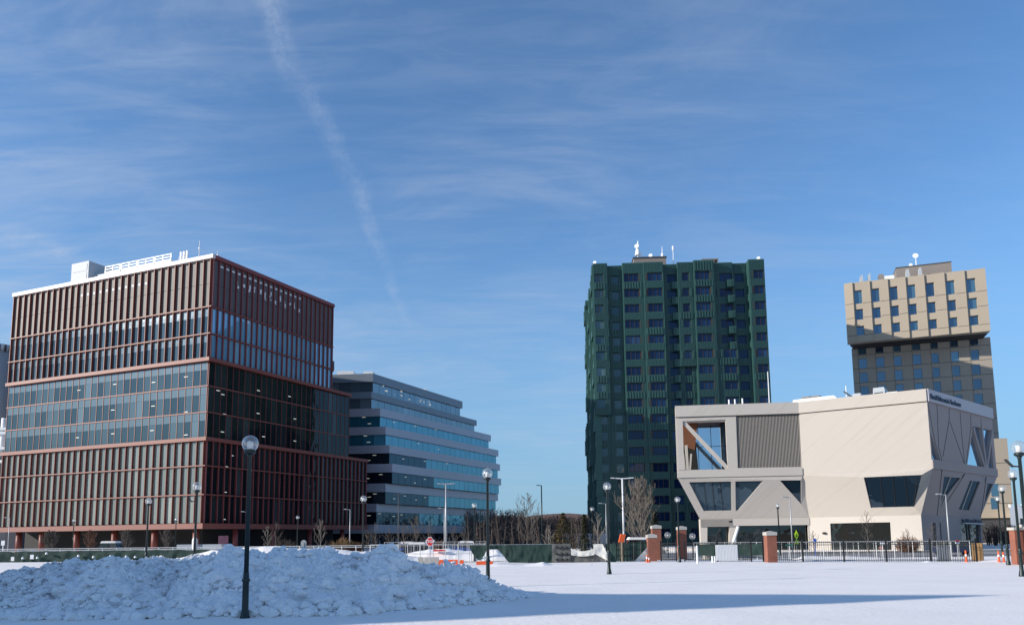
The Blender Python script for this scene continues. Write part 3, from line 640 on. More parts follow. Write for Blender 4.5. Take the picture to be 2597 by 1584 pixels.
# left flank bays (seen edge on)
GS=Fr(gq.x,155,3.5); 
if GS.n.x>0: GS.n=-GS.n
m=MB();gsw=[]
for j,(d0,d1,o,zt_) in enumerate(((.0,4.5,.25,ZR-.1),(5,10,.75,ZR-3.4),(10.5,16,1.3,ZR-4.3),(16.5,20.5,1.0,ZR-4.5))):
    for k in range(17):
        zt=WT-k*FH
        if zt+.4>zt_+.1: continue
        oo=o+(.25 if (k+j)%3==0 else 0)+(.35 if j>0 and k in(9,10,11,14) else 0)
        GS.box(m,d0,d1,zt-FH+.02,zt-WH,-1,oo); GS.box(m,d0,d0+.8,zt-WH,zt,-1,oo-.02); GS.box(m,d1-.8,d1,zt-WH,zt,-1,oo-.02)
        x=MB(); GS.box(x,d0+.82,d1-.82,zt-WH+.02,zt-.02,-1,oo-.35); gsw.append((1,x))
    GS.box(m,d0,d1,zt_-2.1,zt_,-1,o)
m.build('side_bay',greenl,green); mm_=MB()
for _,x in gsw: mm_.add(x.v,x.f)
mm_.build('side_window',g_green2,green)['kind']='stuff'
m=MB(); GA.box(m,0.5,34,ZR-.3,ZR+.02,-20,-3.2); m.build('roof',dgrey,green)
def gz(px,py,o): return GA.uz(px,py,o)
u0,zt=gz(1607,655,-8);u1,_=gz(1689,655,-8)
t=thing('rooftop_penthouse','low grey penthouse on the green tower roof beneath the aerials','penthouse',GA.p(u0,ZR,-8))
m=MB(); GA.box(m,u0,u1,ZR-.3,zt,-14,-8); m.build('housing',taupe,t); m=MB(); GA.box(m,u0-.15,u1+.15,zt,zt+.25,-14.1,-7.85); m.build('coping',dgrey,t)
t=thing('plant_rack','thin grey plant frame on the right of the green tower roof','plant frame',GA.p(24,ZR,-6))
m=MB(); a_,z_=gz(1780,656,-6); b_,_=gz(1822,656,-6); GA.box(m,a_,b_,z_-.3,z_,-10,-6)
for uu in np.linspace(a_,b_-.2,5): GA.box(m,uu,uu+.15,ZR-.3,z_-.3,-6.2,-6)
m.build('frame',taupe,t)
def mast(lab,px,py,base,fr,o,top=None,dish=0,cat='aerial'):
    u,z=fr.uz(px,py,o); q=fr.p(u,base,o); t=thing('roof_aerial',lab,cat,q,'aerials and dishes on the tower roofs')
    MB().tube(q,(q.x,q.y,z),.13,.05,6).build('mast',white,t)
    if dish:
        b=MB(); c=Vector((q.x-.3,q.y-.5,z-dish*.3)); b.lathe(c,[(.05,-.0),(dish,.0),(dish*.9,.1),(.05,.3)],14)
        # tilt the dish to face the camera side
        ax=Vector((-.35,-1,.25)).normalized(); q4=Vector((0,0,-1)).rotation_difference(ax); b.v=[tuple(c+q4@(Vector(v)-c)) for v in b.v]
        b.build('dish',white,t)
    return t,q,z
t,q,z=mast('tall tapering white aerial on the green tower penthouse',1617,624,zt,GA,-9,dish=.5)
MB().tube((q.x-.1,q.y,zt+1),(q.x+.1,q.y,zt+4.2),.55,.1,6).build('antenna',white,t)
mast('white dish right of the tapering aerial on the penthouse',1626,645,zt,GA,-9.5,dish=.42)
mast('short white dish on the middle of the green tower penthouse',1652,648,zt,GA,-9,dish=.42)
t,q,z=mast('middle needle aerial on the green tower penthouse',1679,625,zt,GA,-9); MB().tube((q.x,q.y,z-3),(q.x,q.y,z-1.6),.28,.28,6).build('antenna',white,t)
t,q,z=mast('rightmost thin needle aerial on the green tower roof',1706.5,624,ZR-.3,GA,-9); MB().tube((q.x,q.y,z-.9),(q.x,q.y,z),.2,.2,6).build('antenna',white,t)
mast('small white dish on the left end of the green tower roof',1511,666,ZR-.3,GA,-2,dish=.36)
mast('small tilted white dish on the right end of the green tower roof',1925,655,ZR-.3,GA,-2,dish=.36)
# ================================================================== BEIGE TOWER
bq=P(2141,718,175); BA=Fr(bq.x,175,109.8); BZ=bq.z
hotel=thing('hotel_tower','beige panelled tower with a cantilevered top box over a darker shaft','tower',(bq.x,175,0))
def bc(x,y,o=0): return BA.uz(2120+x/3.757,620+y/3.757,o)
ZB=bc(120,935)[1]; UR=bc(1440,440)[0]
pl=[0]+[bc(x,330-(x-330)*.115)[0] for x in (155,320,492,660,838,1030,1222)]+[UR]
rows=[(bc(205,432)[1],bc(205,560)[1]),(bc(215,612)[1],bc(215,712)[1]),(bc(225,772)[1],bc(225,860)[1])]
lines=[bc(95,570)[1],bc(105,705)[1],bc(120,870)[1]]
m=MB(); hw=[]; jm=MB(); jl=[]
SAW=.0
for i in range(8):
    a,b=pl[i],pl[i+1]
    # each strip leans: its left end is set back, its right end stands proud
    def sb(m,ua,ub,z0,z1):
        f=lambda u:.42*(u-a)/(b-a)-.42
        pp=[BA.p(ua,z0,-2),BA.p(ub,z0,-2),BA.p(ub,z0,f(ub)),BA.p(ua,z0,f(ua))]; m.hexa(pp+[p+Vector((0,0,z1-z0)) for p in pp])
    if i==0: sb(m,a,b,ZB,BZ-.0); continue
    wl=a+.25; wr=a+.25+(1.62 if i<7 else 1.75)
    zc=BZ
    sb(m,wr,b,ZB,BZ); sb(m,a+.002,wl,ZB,BZ)
    for (zt_,zb_) in rows:
        sb(m,wl,wr,zt_,zc); zc=zb_
        x=MB(); BA.box(x,wl+.01,wr-.01,zb_+.01,zt_-.01,-2.1,-.82); hw.append((1,x))
    sb(m,wl,wr,ZB,zc)
    for z in lines: pass
m.build('top_box_cladding',beige,hotel)
for i in range(8):
    a,b=pl[i],pl[i+1]
    for z in lines:
        f=lambda u:.42*(u-a)/(b-a)-.42
        lo=a+.02 if i==0 else a+.25+1.7
        hit=any(zb_-.05<z<zt_+.05 for zt_,zb_ in rows)
        if not hit: lo=a+.02
        pp=[BA.p(lo,z-.06,f(lo)-.1),BA.p(b-.02,z-.06,f(b-.02)-.1),BA.p(b-.02,z-.06,f(b-.02)+.012),BA.p(lo,z-.06,f(lo)+.012)]; jm.hexa(pp+[p+Vector((0,0,.1)) for p in pp]); jl.append((1,jm)); jm=MB()
many('panel_joint',jl,joint,hotel)
cpts=[BA.p(.6,0,-2.2),BA.p(UR,0,-2.2),BA.p(UR,0,-20),BA.p(4.5,0,-20)]
MB().prism([(p.x,p.y) for p in cpts],ZB+.01,BZ-.3).build('top_box_core',beige,hotel)
# shaft
qq=[BA.p(.4,ZB-.06,-2.2),BA.p(UR-.1,ZB-.06,-2.2),BA.p(UR-.1,ZB-.06,-19),BA.p(4.4,ZB-.06,-19)]; MB().slab(qq,Vector((0,0,.05))).build('shade_toned_soffit',soff,hotel)  # dark slab added under the top box; overhang shade put into its colour
SO=-7.2; ul,_=bc(158,1100,SO); ur,_=bc(1488,1095,SO); ud=1.0
xs_=[(225,300),(390,465),(560,630),(740,818),(918,985),(1105,1178),(1292,1372)]
fz=[bc(160,1057,SO)[1],bc(160,1188,SO)[1],bc(160,1322,SO)[1]]; pit=(fz[0]-fz[2])/2
m=MB(); jm=MB(); m2=MB()
wr_=[]
for (a,b) in xs_: wr_.append((bc(a,1190-(a-240)*.06,SO)[0],bc(b,1190-(b-240)*.06,SO)[0]))
lv=[fz[0]+pit*i for i in range(1,-14,-1)]
for z in [v for v in lv if v>2]+[]:
    top=min(z+.0,ZB+.3)
    for zf in (z,): BA.box(jm,ul+.05,ur-.05,zf-.05,zf+.05,SO-.1,SO+.012) if zf<ZB-.2 else None
cur=ul
for i,(a,b) in enumerate(wr_+[(ur,ur)]):
    BA.box(m,cur,a,0,ZB+.2,SO-1,SO); cur=b
    if a<ur:
        BA.box(jm,a-.16,a-.08,1,ZB,SO-.1,SO+.011); 
        for j,z in enumerate(lv):
            zt_=z-.9; zb_=z-.9-2.15 if False else z-pit+.12
            zt_=z-.95
            if zb_>ZB or zt_<3: 
                if zt_<3 and z>0: BA.box(m,a,b,0,z-.95+.95,SO-1,SO)
                continue
            BA.box(m,a,b,zt_,min(zb_+pit,ZB+.2),SO-1,SO)
            x=MB(); BA.box(x,a+.01,b-.01,zb_+.01,zt_-.01,SO-1.05,SO-.2); hw.append((.8-j*.05,x))
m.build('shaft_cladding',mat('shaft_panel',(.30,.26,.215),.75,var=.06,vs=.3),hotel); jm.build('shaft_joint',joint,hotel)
pp=[BA.p(ul+.2,0,SO-.9),BA.p(ur,0,SO-.9),BA.p(ur,0,-20),BA.p(ul+4.5,0,-20)]
MB().prism([(p.x,p.y) for p in pp],0,ZB).build('shaft_core',beige,hotel)
many('window',hw,g_beige,hotel,98)
def bbox(px0,py0,px1,py1,o,dep,mt,parent,name):
    u0,z1=BA.uz(px0,py0,o);u1,z0=BA.uz(px1,py1,o); m=MB(); BA.box(m,min(u0,u1),max(u0,u1),z0,max(z1,z0+.2),o-dep,o); return m.build(name,mt,parent)
def K(x,y): return 2120+x/3.757,620+y/3.757
t=thing('rooftop_penthouse','taupe plant screen box on the beige tower roof under the dish','penthouse',BA.p(10,BZ,-6))
u0,_=BA.uz(*K(572,228),-6);u1,z1=BA.uz(*K(1098,168),-6); m=MB(); BA.box(m,u0,u1,BZ-.4,z1,-14,-6); m.build('housing',taupe,t)
m=MB(); BA.box(m,u0-.05,u1+.05,z1,z1+.2,-14.1,-5.9); m.build('coping',joint,t)
for lab,x0,y0,x1,y1,c in (('leftmost white hood vent on the beige tower roof',222,285,262,345,0),('second white hood vent on the beige tower roof',300,268,335,335,0),('left slanted white plant cover on the beige tower roof',655,235,715,300,1),('right slanted white plant cover on the beige tower roof',778,222,832,290,1)):
    a,zt_=BA.uz(*K(x0,y0),-3); b,zb_=BA.uz(*K(x1,y1),-3); t=thing('roof_vent',lab,'roof vent',BA.p(a,BZ-.3,-3),'white vents on the beige tower roof')
    s=(b-a)*.3; z0=BZ-.4
    m=MB(); pts=[BA.p(a,z0,-3),BA.p(b,z0,-3),BA.p(b-s*c,zt_,-3),BA.p(a+s,zt_,-3)] if c else [BA.p(a,z0,-3),BA.p(b,z0,-3),BA.p(b-s*.4,zt_,-3),BA.p(a+.1,zt_-.6,-3)]
    m.slab(pts,-BA.n*1.6); m.build('hood',lgrey,t); m=MB(); BA.box(m,a+.1,b+.05,z0,z0+.7,-2.95,-2.4); m.build('fan_box',dgrey,t)
t=thing('roof_unit','low grey mechanical unit between the vents on the beige tower roof','roof unit',BA.p(6,BZ-.4,-3))
a,zt_=BA.uz(*K(405,285),-3.5); b,_=BA.uz(*K(455,300),-3.5); m=MB(); BA.box(m,a,b,BZ-.4,zt_,-5,-3.5); m.build('body',taupe,t); m=MB(); BA.box(m,b,b+2.2,BZ-.4,zt_-.5,-5,-3.6); m.build('pipework',white,t)
mast('large white dish on a mast above the beige tower penthouse',2322,648,z1,BA,-7,dish=.62)
mast('small white dome beside the dish on the beige tower penthouse',2310,672,z1,BA,-7,dish=.4)
# lower wing on the right
w1=P(2507,1112,150); w2=Zp(2554,1112,w1.z)
BW=Fr(w1.x,150,104); wing=thing('low_wing','lower beige panelled wing to the right of the timber conference building','building',(w1.x,150,0))
uu=BW.uz(2554,1112)[0]; ztop=w1.z; _,zl=BW.uz(2540,1312)
m=MB(); BW.box(m,-16,uu,zl,ztop,-14,0); m.build('wall',beige,wing); m=MB(); BW.box(m,-15.5,uu-.4,0,zl,-13,-.6); m.build('dark_base',mat('dark_base_panel',(.04,.04,.045),.7),wing)
m=MB()
for py in (1173,1227,1275): _,z=BW.uz(2540,py); BW.box(m,-16,uu,z-.05,z+.05,0,.015)
m.build('panel_joint',joint,wing)
for (a,b,c,d) in ((2512,1262,2534,1290),(2512,1226,2534,1258)): 
    ua,za=BW.uz(a,b);ub,zb_=BW.uz(c,d); m=MB(); BW.box(m,ua,ub,zb_,za,-.2,.02); m.build('window',g_beige,wing)
# ================================================================== TIMBER CONFERENCE BUILDING
Mq=P(2025,1024,102); ZRf=Mq.z; Lq=Zp(1712,1034,ZRf); Rq=Zp(2349,991,ZRf); Sq=Zp(2515,1040,ZRf); Sq=Vector((*P(2515,1052,109).xy,ZRf))
ZF=P(2363,1187.6,Rq.y).z; 
V=lambda q,z:Vector((q.x,q.y,z))
L1_,M1_,R1_,S1_=[V(q,ZF) for q in (Lq,Mq,Rq,Sq)]
ZLw=P(2336,1305,95).z
L0_,M0_,R0_=[V(P(px,1310,Y),ZLw) for px,Y in ((1775,105.8),(2052,103.6),(2336,95.0))]; S0_=V(P(2488,1318,107.8),ZLw)
Lb,Mb,Rb,Sb=[V(q,0) for q in (L0_,M0_,R0_,S0_)]
conf=thing('conference_building','pale timber clad three storey building with faceted cantilevered sides','building',(Mq.x,Mq.y,0))
back=Vector((0.25,.97,0)).normalized()
def face(a,b,c,d,holes_px,mt,name,thick=.35,glassm=None,recess=.45,outer_px=None):
    """a,b bottom; c,d top (c above b, d above a). holes given as pixel polygons lying in the face plane"""
    n=(b-a).cross(d-a).normalized(); 
    if n.dot(CAMP-a)<0: n=-n
    outer=[a,b,c,d]; holes=[[on(px,py,a,n) for px,py in h] for h in holes_px]
    if a.z<.01: holes=[[Vector((p.x,p.y,max(.06,p.z))) for p in h] for h in holes]
    m=MB(); m.holed(outer,holes,-n*thick); o=m.build(name,mt,conf)
    res=[]
    for h in holes:
        if glassm: 
            c0=sum(h,Vector())/len(h); hh=[c0+(p-c0)*.999 for p in h]
            mm=MB(); mm.slab([p-n*(recess-.2) for p in hh],-n*.1); res.append(mm.build('window',glassm,conf))
    return n,holes,res
ZFs=ZRf-1.25
# --- left upper (loggia + louvre)
log_px=[(1728,1068),(1840,1063),(1846,1189),(1733,1191)]
lou_px=[(1866,1051),(2026.5,1046),(2033,1183),(1871,1186)]
nLM=(M1_-L1_).cross(Vector((0,0,1))).normalized(); nLM=nLM if nLM.dot(CAMP-L1_)>0 else -nLM
face(L1_,M1_,V(Mq,ZRf),V(Lq,ZRf),[log_px,lou_px],palel,'upper_wall',.5)
hl=[on(px,py,L1_,nLM) for px,py in lou_px]
m=MB(); m.slab([p-nLM*.48 for p in hl],-nLM*.1); m.build('louvre_backing',darkwall,conf)
m=MB(); ns=44
for i in range(ns):
    a=hl[3]+(hl[2]-hl[3])*((i+.2)/ns); b=hl[3]+(hl[2]-hl[3])*((i+.62)/ns); c=hl[0]+(hl[1]-hl[0])*((i+.62)/ns); d=hl[0]+(hl[1]-hl[0])*((i+.2)/ns)
    m.slab([p-nLM*.42+nLM*0 for p in (a,b,c,d)],nLM*.3)
m.build('louvre',mat('louvre_slat',(.34,.31,.28),.6),conf)
# loggia interior
hg=[on(px,py,L1_,nLM) for px,py in log_px]; ins=-nLM*3.2
tdir=(M1_-L1_).normalized()
m=MB(); a=hg[3]+ins; b=hg[2]+ins+tdir*1.5; m.slab([hg[3]+ins*1.0+tdir*2.3,b,hg[1]+ins+tdir*1.5,hg[0]+ins+tdir*1.9],-nLM*.1); m.build('loggia_glazing',g_loggia,conf)
m=MB()
for t_ in (.36,.66,.90): p=hg[3]+ins+(hg[2]-hg[3])*t_+tdir*.3; m.tube(p,p+Vector((0,0,(hg[1]-hg[2]).length)),.05,.05,4)
p=hg[3]+ins+Vector((0,0,3.4))+tdir*2.2; m.tube(p,p+tdir*5,.05,.05,4); m.build('loggia_mullion',blackm,conf)
m=MB(); m.slab([hg[0]+ins*.9+tdir*.2-Vector((0,0,2.9)),hg[0]+ins*.95+tdir*1.9-Vector((0,0,3.6)),hg[0]+ins*.95+tdir*2.4,hg[0]+ins*.9+tdir*.2],-nLM*.15); m.build('timber_soffit',wood,conf)
m=MB(); m.slab([hg[0]-nLM*.5+Vector((0,0,.0)),hg[1]-nLM*.5,hg[1]-nLM*3.3,hg[0]-nLM*3.3],Vector((0,0,.4))); m.build('loggia_ceiling',wood,conf)
m=MB(); m.slab([hg[3]-nLM*.5,hg[2]-nLM*.5,hg[2]-nLM*3.3,hg[3]-nLM*3.3],Vector((0,0,-.2))); m.build('loggia_floor',pale2,conf)
def beam(px0,py0,px1,py1,wd,o0,dep,mt,name='brace'):
    a=on(px0,py0,L1_-nLM*(-o0),nLM);b=on(px1,py1,L1_-nLM*(-o0),nLM); d=(b-a).normalized(); s=d.cross(nLM).normalized()*wd/2
    return MB().slab([a-s,b-s,b+s,a+s],-nLM*dep).build(name,mt,conf)
beam(1734,1070,1846,1187,.48,-.1,.35,pale2); beam(1724,1067,1728,1191,.75,.06,.5,pale2,'corner_post'); beam(1724,1067,1841,1063.5,.5,-.25,.4,pale2,'top_beam')
for px0,px1,wd in ((1740,1744,.35),(1733,1737,.2),(1753,1750,.22)):
    beam(px0,1128 if wd>.3 else 1150,px1,1190,wd,-1.6,.25,pale2,'slender_column')
# --- right upper, plain cladding
face(M1_,R1_,V(Rq,ZRf),V(Mq,ZRf),[],pale,'upper_wall',.5)
# --- upper side wall
x8=lambda X,Y:(2280+X/2.89,980+Y/2.89)
sidemat=mat('shaded_side_panel',(.32,.26,.24),.7,var=.05,vs=.4)  # shade of the side face is put into this darker colour
up=[[x8(231,333),x8(296,536),x8(247,530)],[x8(545,287),x8(672,319),x8(694,606),x8(500,572)]]
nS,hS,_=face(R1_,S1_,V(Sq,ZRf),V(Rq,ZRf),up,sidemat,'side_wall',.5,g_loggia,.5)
def seam(fr_o,n,pts,wd=.12,pr=.02,name='seam',mt=joint,dep=.06):
    m=MB()
    for (a,b) in zip(pts[:-1],pts[1:]):
        A_=on(*a,fr_o,n);B_=on(*b,fr_o,n); d=(B_-A_).normalized(); s=d.cross(n).normalized()*wd/2; m.slab([A_-s-n*.04,B_-s-n*.04,B_+s-n*.04,A_+s-n*.04],n*(pr+.04))
    return m.build(name,mt,conf)
for pts in ([x8(278,130),x8(290,440),x8(315,545)],[x8(366,160),x8(368,240),x8(322,510)],[x8(372,255),x8(478,560)],[x8(447,182),x8(460,360),x8(480,560)],[x8(524,205),x8(528,290),x8(492,560)],[x8(600,235),x8(604,300)],[x8(212,125),x8(262,400),x8(300,540)]):
    seam(R1_,nS,pts)
for a,b in ((x8(540,300),x8(628,598)),(x8(604,300),x8(636,598)),(x8(682,322),x8(640,598))):
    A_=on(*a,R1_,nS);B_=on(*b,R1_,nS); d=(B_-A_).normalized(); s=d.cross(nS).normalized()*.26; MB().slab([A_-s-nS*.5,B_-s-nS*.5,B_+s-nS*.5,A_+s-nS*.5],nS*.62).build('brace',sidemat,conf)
# --- lower sloping walls
x5=lambda X,Y:(1680+X/5.78,1200+Y/5.78); x7=lambda X,Y:(2060+X/5.78,1200+Y/5.78)
nl,hh,ww=face(L0_,M0_,M1_,L1_,[[x5(390,127),x5(1478,107),x5(1105,543),x5(605,550)],[x5(1722,101),x5(2033,97),x5(2035,448)]],palel,'sloping_wall',.4,g_conf,.35)
A_=on(*x5(1038,116),L0_,nl);B_=on(*x5(1044,547),L0_,nl); s=tdir*.27; MB().slab([A_-s,B_-s,B_+s,A_+s],-nl*.3).build('window_post',pale2,conf)
m=MB()
for X in (458,605,720,840): 
    A_=on(*x5(X,124),L0_-nl*.12,nl);B_=on(*x5(X+50,548),L0_-nl*.12,nl); m.tube(A_,B_,.04,.04,4)
m.build('mullion',blackm,conf)
nm,hh,ww=face(M0_,R0_,R1_,M1_,[[x7(754,56),x7(1603,19),x7(1492,488),x7(858,503)]],pale,'sloping_wall',.4,g_conf,.35)
m=MB()
for X,X2 in ((995,1055),(1180,1225),(1360,1410),(1545,1480)):
    A_=on(*x7(X,46),M0_-nm*.12,nm);B_=on(*x7(X2,494),M0_-nm*.12,nm); m.tube(A_,B_,.045,.045,4)
m.build('mullion',blackm,conf)
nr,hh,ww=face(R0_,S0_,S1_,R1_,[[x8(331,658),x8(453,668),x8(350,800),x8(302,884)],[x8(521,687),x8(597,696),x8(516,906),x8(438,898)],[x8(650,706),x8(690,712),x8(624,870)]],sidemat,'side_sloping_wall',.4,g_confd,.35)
for pts in ([x8(315,605),x8(278,950)],[x8(640,660),x8(596,975)],[x8(482,640),x8(340,860)]): seam(R0_,nr,pts,.16)
for a,b in ((x8(385,662),x8(303,880)),(x8(545,690),x8(468,902))):
    A_=on(*a,R0_,nr);B_=on(*b,R0_,nr); d=(B_-A_).normalized(); s=d.cross(nr).normalized()*.07; MB().slab([A_-s-nr*.16,B_-s-nr*.16,B_+s-nr*.16,A_+s-nr*.16],nr*.1).build('window_bar',pale2,conf)
# fascia strips round the roof, floor strips
def strip(pts,z0,z1,out,mt,name):
    for (a,b) in zip(pts[:-1],pts[1:]):
        d=(b-a).normalized(); n=d.cross(Vector((0,0,1))); n=n if n.dot(CAMP-a)>0 else -n
        MB().slab([V(a,z0)-n*.1,V(b,z0)-n*.1,V(b,z0)+n*out,V(a,z0)+n*out],Vector((0,0,z1-z0))).build(name,mt,conf)
strip([Lq,Mq],ZFs,ZRf+.25,.22,palel,'roof_fascia'); strip([Mq,Rq],ZFs,ZRf+.25,.2201,pale,'roof_fascia'); strip([Rq,Sq],ZFs,ZRf+.25,.2202,mat('side_fascia_panel',(.42,.38,.40),.5),'roof_fascia')
strip([Mq,Rq],ZFs-.09,ZFs,.04,joint,'shadow_gap'); strip([Lq,Mq],ZFs-.09,ZFs,.04,joint,'shadow_gap')
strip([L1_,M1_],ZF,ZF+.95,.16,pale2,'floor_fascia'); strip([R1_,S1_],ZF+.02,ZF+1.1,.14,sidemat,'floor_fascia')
# ground storey walls
_,_,_=face(Mb,Rb,R0_,M0_,[[(2105.3,1326.3),(2257.6,1323.2),(2262.4,1403),(2109.3,1404)]],pale2,'ground_wall',.4,g_confd,.4)
entr=L0_+(M0_-L0_)*.30
face(V(entr,0),Mb,M0_,entr,[[(1866,1331),(2049,1330),(2053.0,1403),(1868,1403)]],palel,'ground_wall',.4,g_confd,1.2)
strip([entr,M0_],ZLw-.95,ZLw,.1,pale2,'floor_fascia')
face(V(L0_,0),V(entr,0)-Vector((0,0,0)),V(entr,ZLw),V(L0_,ZLw),[[(1794,1334),(1850,1334),(1850,1403),(1794,1403)]],pale2,'entrance_wall',2.2,g_confd,2.2)
m=MB(); a=L0_+Vector((.1,0,0));n5=(entr-L0_).normalized(); q_=n5.cross(Vector((0,0,1))); q_=q_ if q_.dot(CAMP-a)>0 else -q_
for i in range(30):
    p=L0_+(entr-L0_)*((i+.3)/30); m.slab([V(p,ZLw-1.05),V(p,ZLw-1.05)+n5*.07,V(p,ZLw-.02)+n5*.07,V(p,ZLw-.02)],q_*.14)
m.build('entrance_louvre',mat('entrance_louvre_slat',(.4,.36,.32),.6),conf)
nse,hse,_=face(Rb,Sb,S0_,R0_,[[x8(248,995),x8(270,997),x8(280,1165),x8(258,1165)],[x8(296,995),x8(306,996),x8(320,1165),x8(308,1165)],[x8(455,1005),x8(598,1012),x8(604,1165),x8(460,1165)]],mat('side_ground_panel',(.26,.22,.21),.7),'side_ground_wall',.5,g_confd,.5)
for t_ in (.42,.55): 
    p=hse[2][3]+(hse[2][2]-hse[2][3])*t_; MB().tube(p-nse*.25,p-nse*.25+Vector((0,0,3.7)),.09,.09,4).build('door_post',dgrey,conf)
# left side wall, back walls, roof
bl=Lq+back*24; bs=Sq+back*20
for z0,z1,A0,A1 in ((ZF,ZRf,Lq,Lq),): 
    MB().slab([V(Lq,z1-1.3),V(bl,z1-1.3),V(bl,z1),V(Lq,z1)],Vector((.5,0,0))).build('left_side_wall',pale2,conf)
    MB().slab([V(Lq+back*4,z0),V(bl,z0),V(bl,z1-1.31),V(Lq+back*4,z1-1.31)],Vector((.5,0,0))).build('left_side_wall',pale2,conf)
    MB().slab([V(Lq,z0-.02),V(bl,z0-.02),V(bl,z0+.9),V(Lq,z0+.9)],Vector((.5,0,0))).build('left_side_wall',pale2,conf)
MB().slab([V(L0_,ZLw),V(L0_+back*22,ZLw),V(bl,ZF-.03),V(L1_,ZF-.03)],Vector((.4,0,0))).build('left_sloping_wall',pale2,conf)
MB().slab([V(L0_,0),V(L0_+back*22,0),V(L0_+back*22,ZLw),V(L0_,ZLw)],Vector((.4,0,0))).build('left_ground_wall',pale2,conf)
MB().prism([(p.x,p.y) for p in (Lq-nLM*.5+tdir*.5,Mq-nLM*.6,Rq+Vector((-.3,1,0)),Sq+Vector((-.8,.6,0)),bs,bl)],ZRf-.2,ZRf).build('roof',white,conf)
MB().prism([(p.x,p.y) for p in (Lq-nLM*3.6+tdir*.5,Mq-nLM*4,Mq+Vector((2.5,3,0)),Rq+Vector((-.4,1.4,0)),Sq+Vector((-1.5,1,0)),bs,bl)],ZF,ZRf-.21).build('core',darkwall,conf)
MB().prism([(p.x,p.y) for p in (L0_+Vector((1.5,3.4,0)),M0_+Vector((0,3,0)),R0_+Vector((-1,4,0)),S0_+Vector((-4,1.5,0)),S0_+back*15,L0_+back*20)],0,ZF-.02).build('core',darkwall,conf)
# sign lettering
def text(body,size,ext,mt,parent,name,origin,xd,yd,bold=0.0,align='LEFT'):
    cu=bpy.data.curves.new(name,'FONT'); cu.body=body; cu.size=size; cu.extrude=ext; cu.offset=bold; cu.align_x=align; cu.align_y='CENTER'; cu.resolution_u=2
    o=bpy.data.objects.new(name,cu); COL.objects.link(o); dg=bpy.context.evaluated_depsgraph_get(); me=bpy.data.meshes.new_from_object(o.evaluated_get(dg)); bpy.data.objects.remove(o)
    zd=xd.cross(yd); mw=Matrix((xd,yd,zd)).transposed().to_4x4(); pw=parent_world(parent); me.transform(Matrix.Translation(origin-pw)@mw)
    me.materials.clear(); me.materials.append(mt); ob=bpy.data.objects.new(name,me); COL.objects.link(ob); ob.parent=parent; return ob
sd=(Sq-Rq).normalized(); q=V(Rq,ZFs+.62)+sd*.5+nS*.28
text('David Rubenstein Treehouse',.86,.03,navy,conf,'sign_lettering',q,sd,Vector((0,0,1)),.012)
q=hse[2][0]+Vector((0,0,.42))+nse*.16+sd*.3
MB().slab([hse[2][0]+Vector((0,0,.05))+nse*.02,hse[2][1]+Vector((0,0,.05))+nse*.02,hse[2][1]+Vector((0,0,.16))+nse*.02,hse[2][0]+Vector((0,0,.16))+nse*.02],nse*.5).build('canopy_edge',galv,conf)
text('David Rubenstein Treehouse',.62,.04,navy,conf,'sign_lettering',q-sd*.2,sd,Vector((0,0,1)),.01)
# roof things on the conference building
nMR=(Rq-Mq).cross(Vector((0,0,1))).normalized(); nMR=nMR if nMR.dot(CAMP-Mq)>0 else -nMR
def rbox(lab,name,cat,px0,px1,pyt,o,dep,mt,basepart='body',rounded=False,grp=None):
    a=on(px0,pyt,Mq-nMR*o,nMR);b=on(px1,pyt,Mq-nMR*o,nMR); z0=ZRf-.05; t=thing(name,lab,cat,V(a,z0),grp); top=max((a.z+b.z)/2,z0+.4)
    pts=[V(a,z0),V(b,z0),V(b,top),V(a,top)]
    if rounded: pts=[V(a,z0),V(b,z0),V(b,top-.25),V(b,top)-(b-a)*.06,V(a,top)+(b-a)*.03,V(a,top-.5)]
    MB().slab(pts,-nMR*dep).build(basepart,mt,t); return t,a,b,top
rbox('long white snow capped skylight on the left of the timber building roof','skylight','skylight',2008,2121,1008,3,5,white,'curb',True)
rbox('small pale box unit at the middle of the timber building roof','roof_unit','roof unit',2162,2182,997,3,2,lgrey)
t,a,b,top=rbox('tall pale curved vent cowl on the timber building roof','roof_unit','roof unit',2213,2243,982,3,2.4,lgrey,'body',True)
MB().slab([V(a,top-.75)+(b-a)*.1+nMR*.01,V(b,top-.75)-(b-a)*.15+nMR*.01,V(b,top-.65)-(b-a)*.15+nMR*.01,V(a,top-.65)+(b-a)*.1+nMR*.01],nMR*.04).build('slot',blackm,t)
rbox('low slanted white hatch right of the vent cowl','roof_hatch','roof hatch',2248,2275,993,3,2,white)
rbox('long low grey screen box behind the white skylight','roof_unit','roof unit',2032,2078,1004,9,5,taupe)
for i,(px,py,lab) in enumerate(((1849,1022,'left of three slim vent pipes on the timber roof edge'),(1864,1021,'middle of three slim vent pipes on the timber roof edge'),(1883,1019,'right of three slim vent pipes on the timber roof edge'))):
    p=on(px,py,Lq-nLM*2,nLM); tag(MB().tube(V(p,ZRf-.1),V(p,p.z+.5),.1,.1,6).build('vent_pipe',white,None),lab,'vent pipe','slim vent pipes along the timber roof edge')
for px,py,lab in ((1947,942,'tall thin white pole in front of the green tower right edge'),(2145,978,'thin white lightning rod near the centre of the timber roof')):
    p=on(px,py,Mq-nMR*4,nMR); tag(MB().tube(V(p,ZRf-.1),p,.07,.05,6).build('lightning_rod',white,None),lab,'rod','rods above the timber building roof')
p=on(2140,992,Mq-nMR*3.5,nMR);q=on(2160,1006,Mq-nMR*3.5,nMR); tag(MB().tube(p,q,.1,.12,6).tube(q,V(q,ZRf-.1),.09,.09,6).build('davit_arm',dgrey,None),'dark angled davit arm beside the box unit on the timber roof','davit')
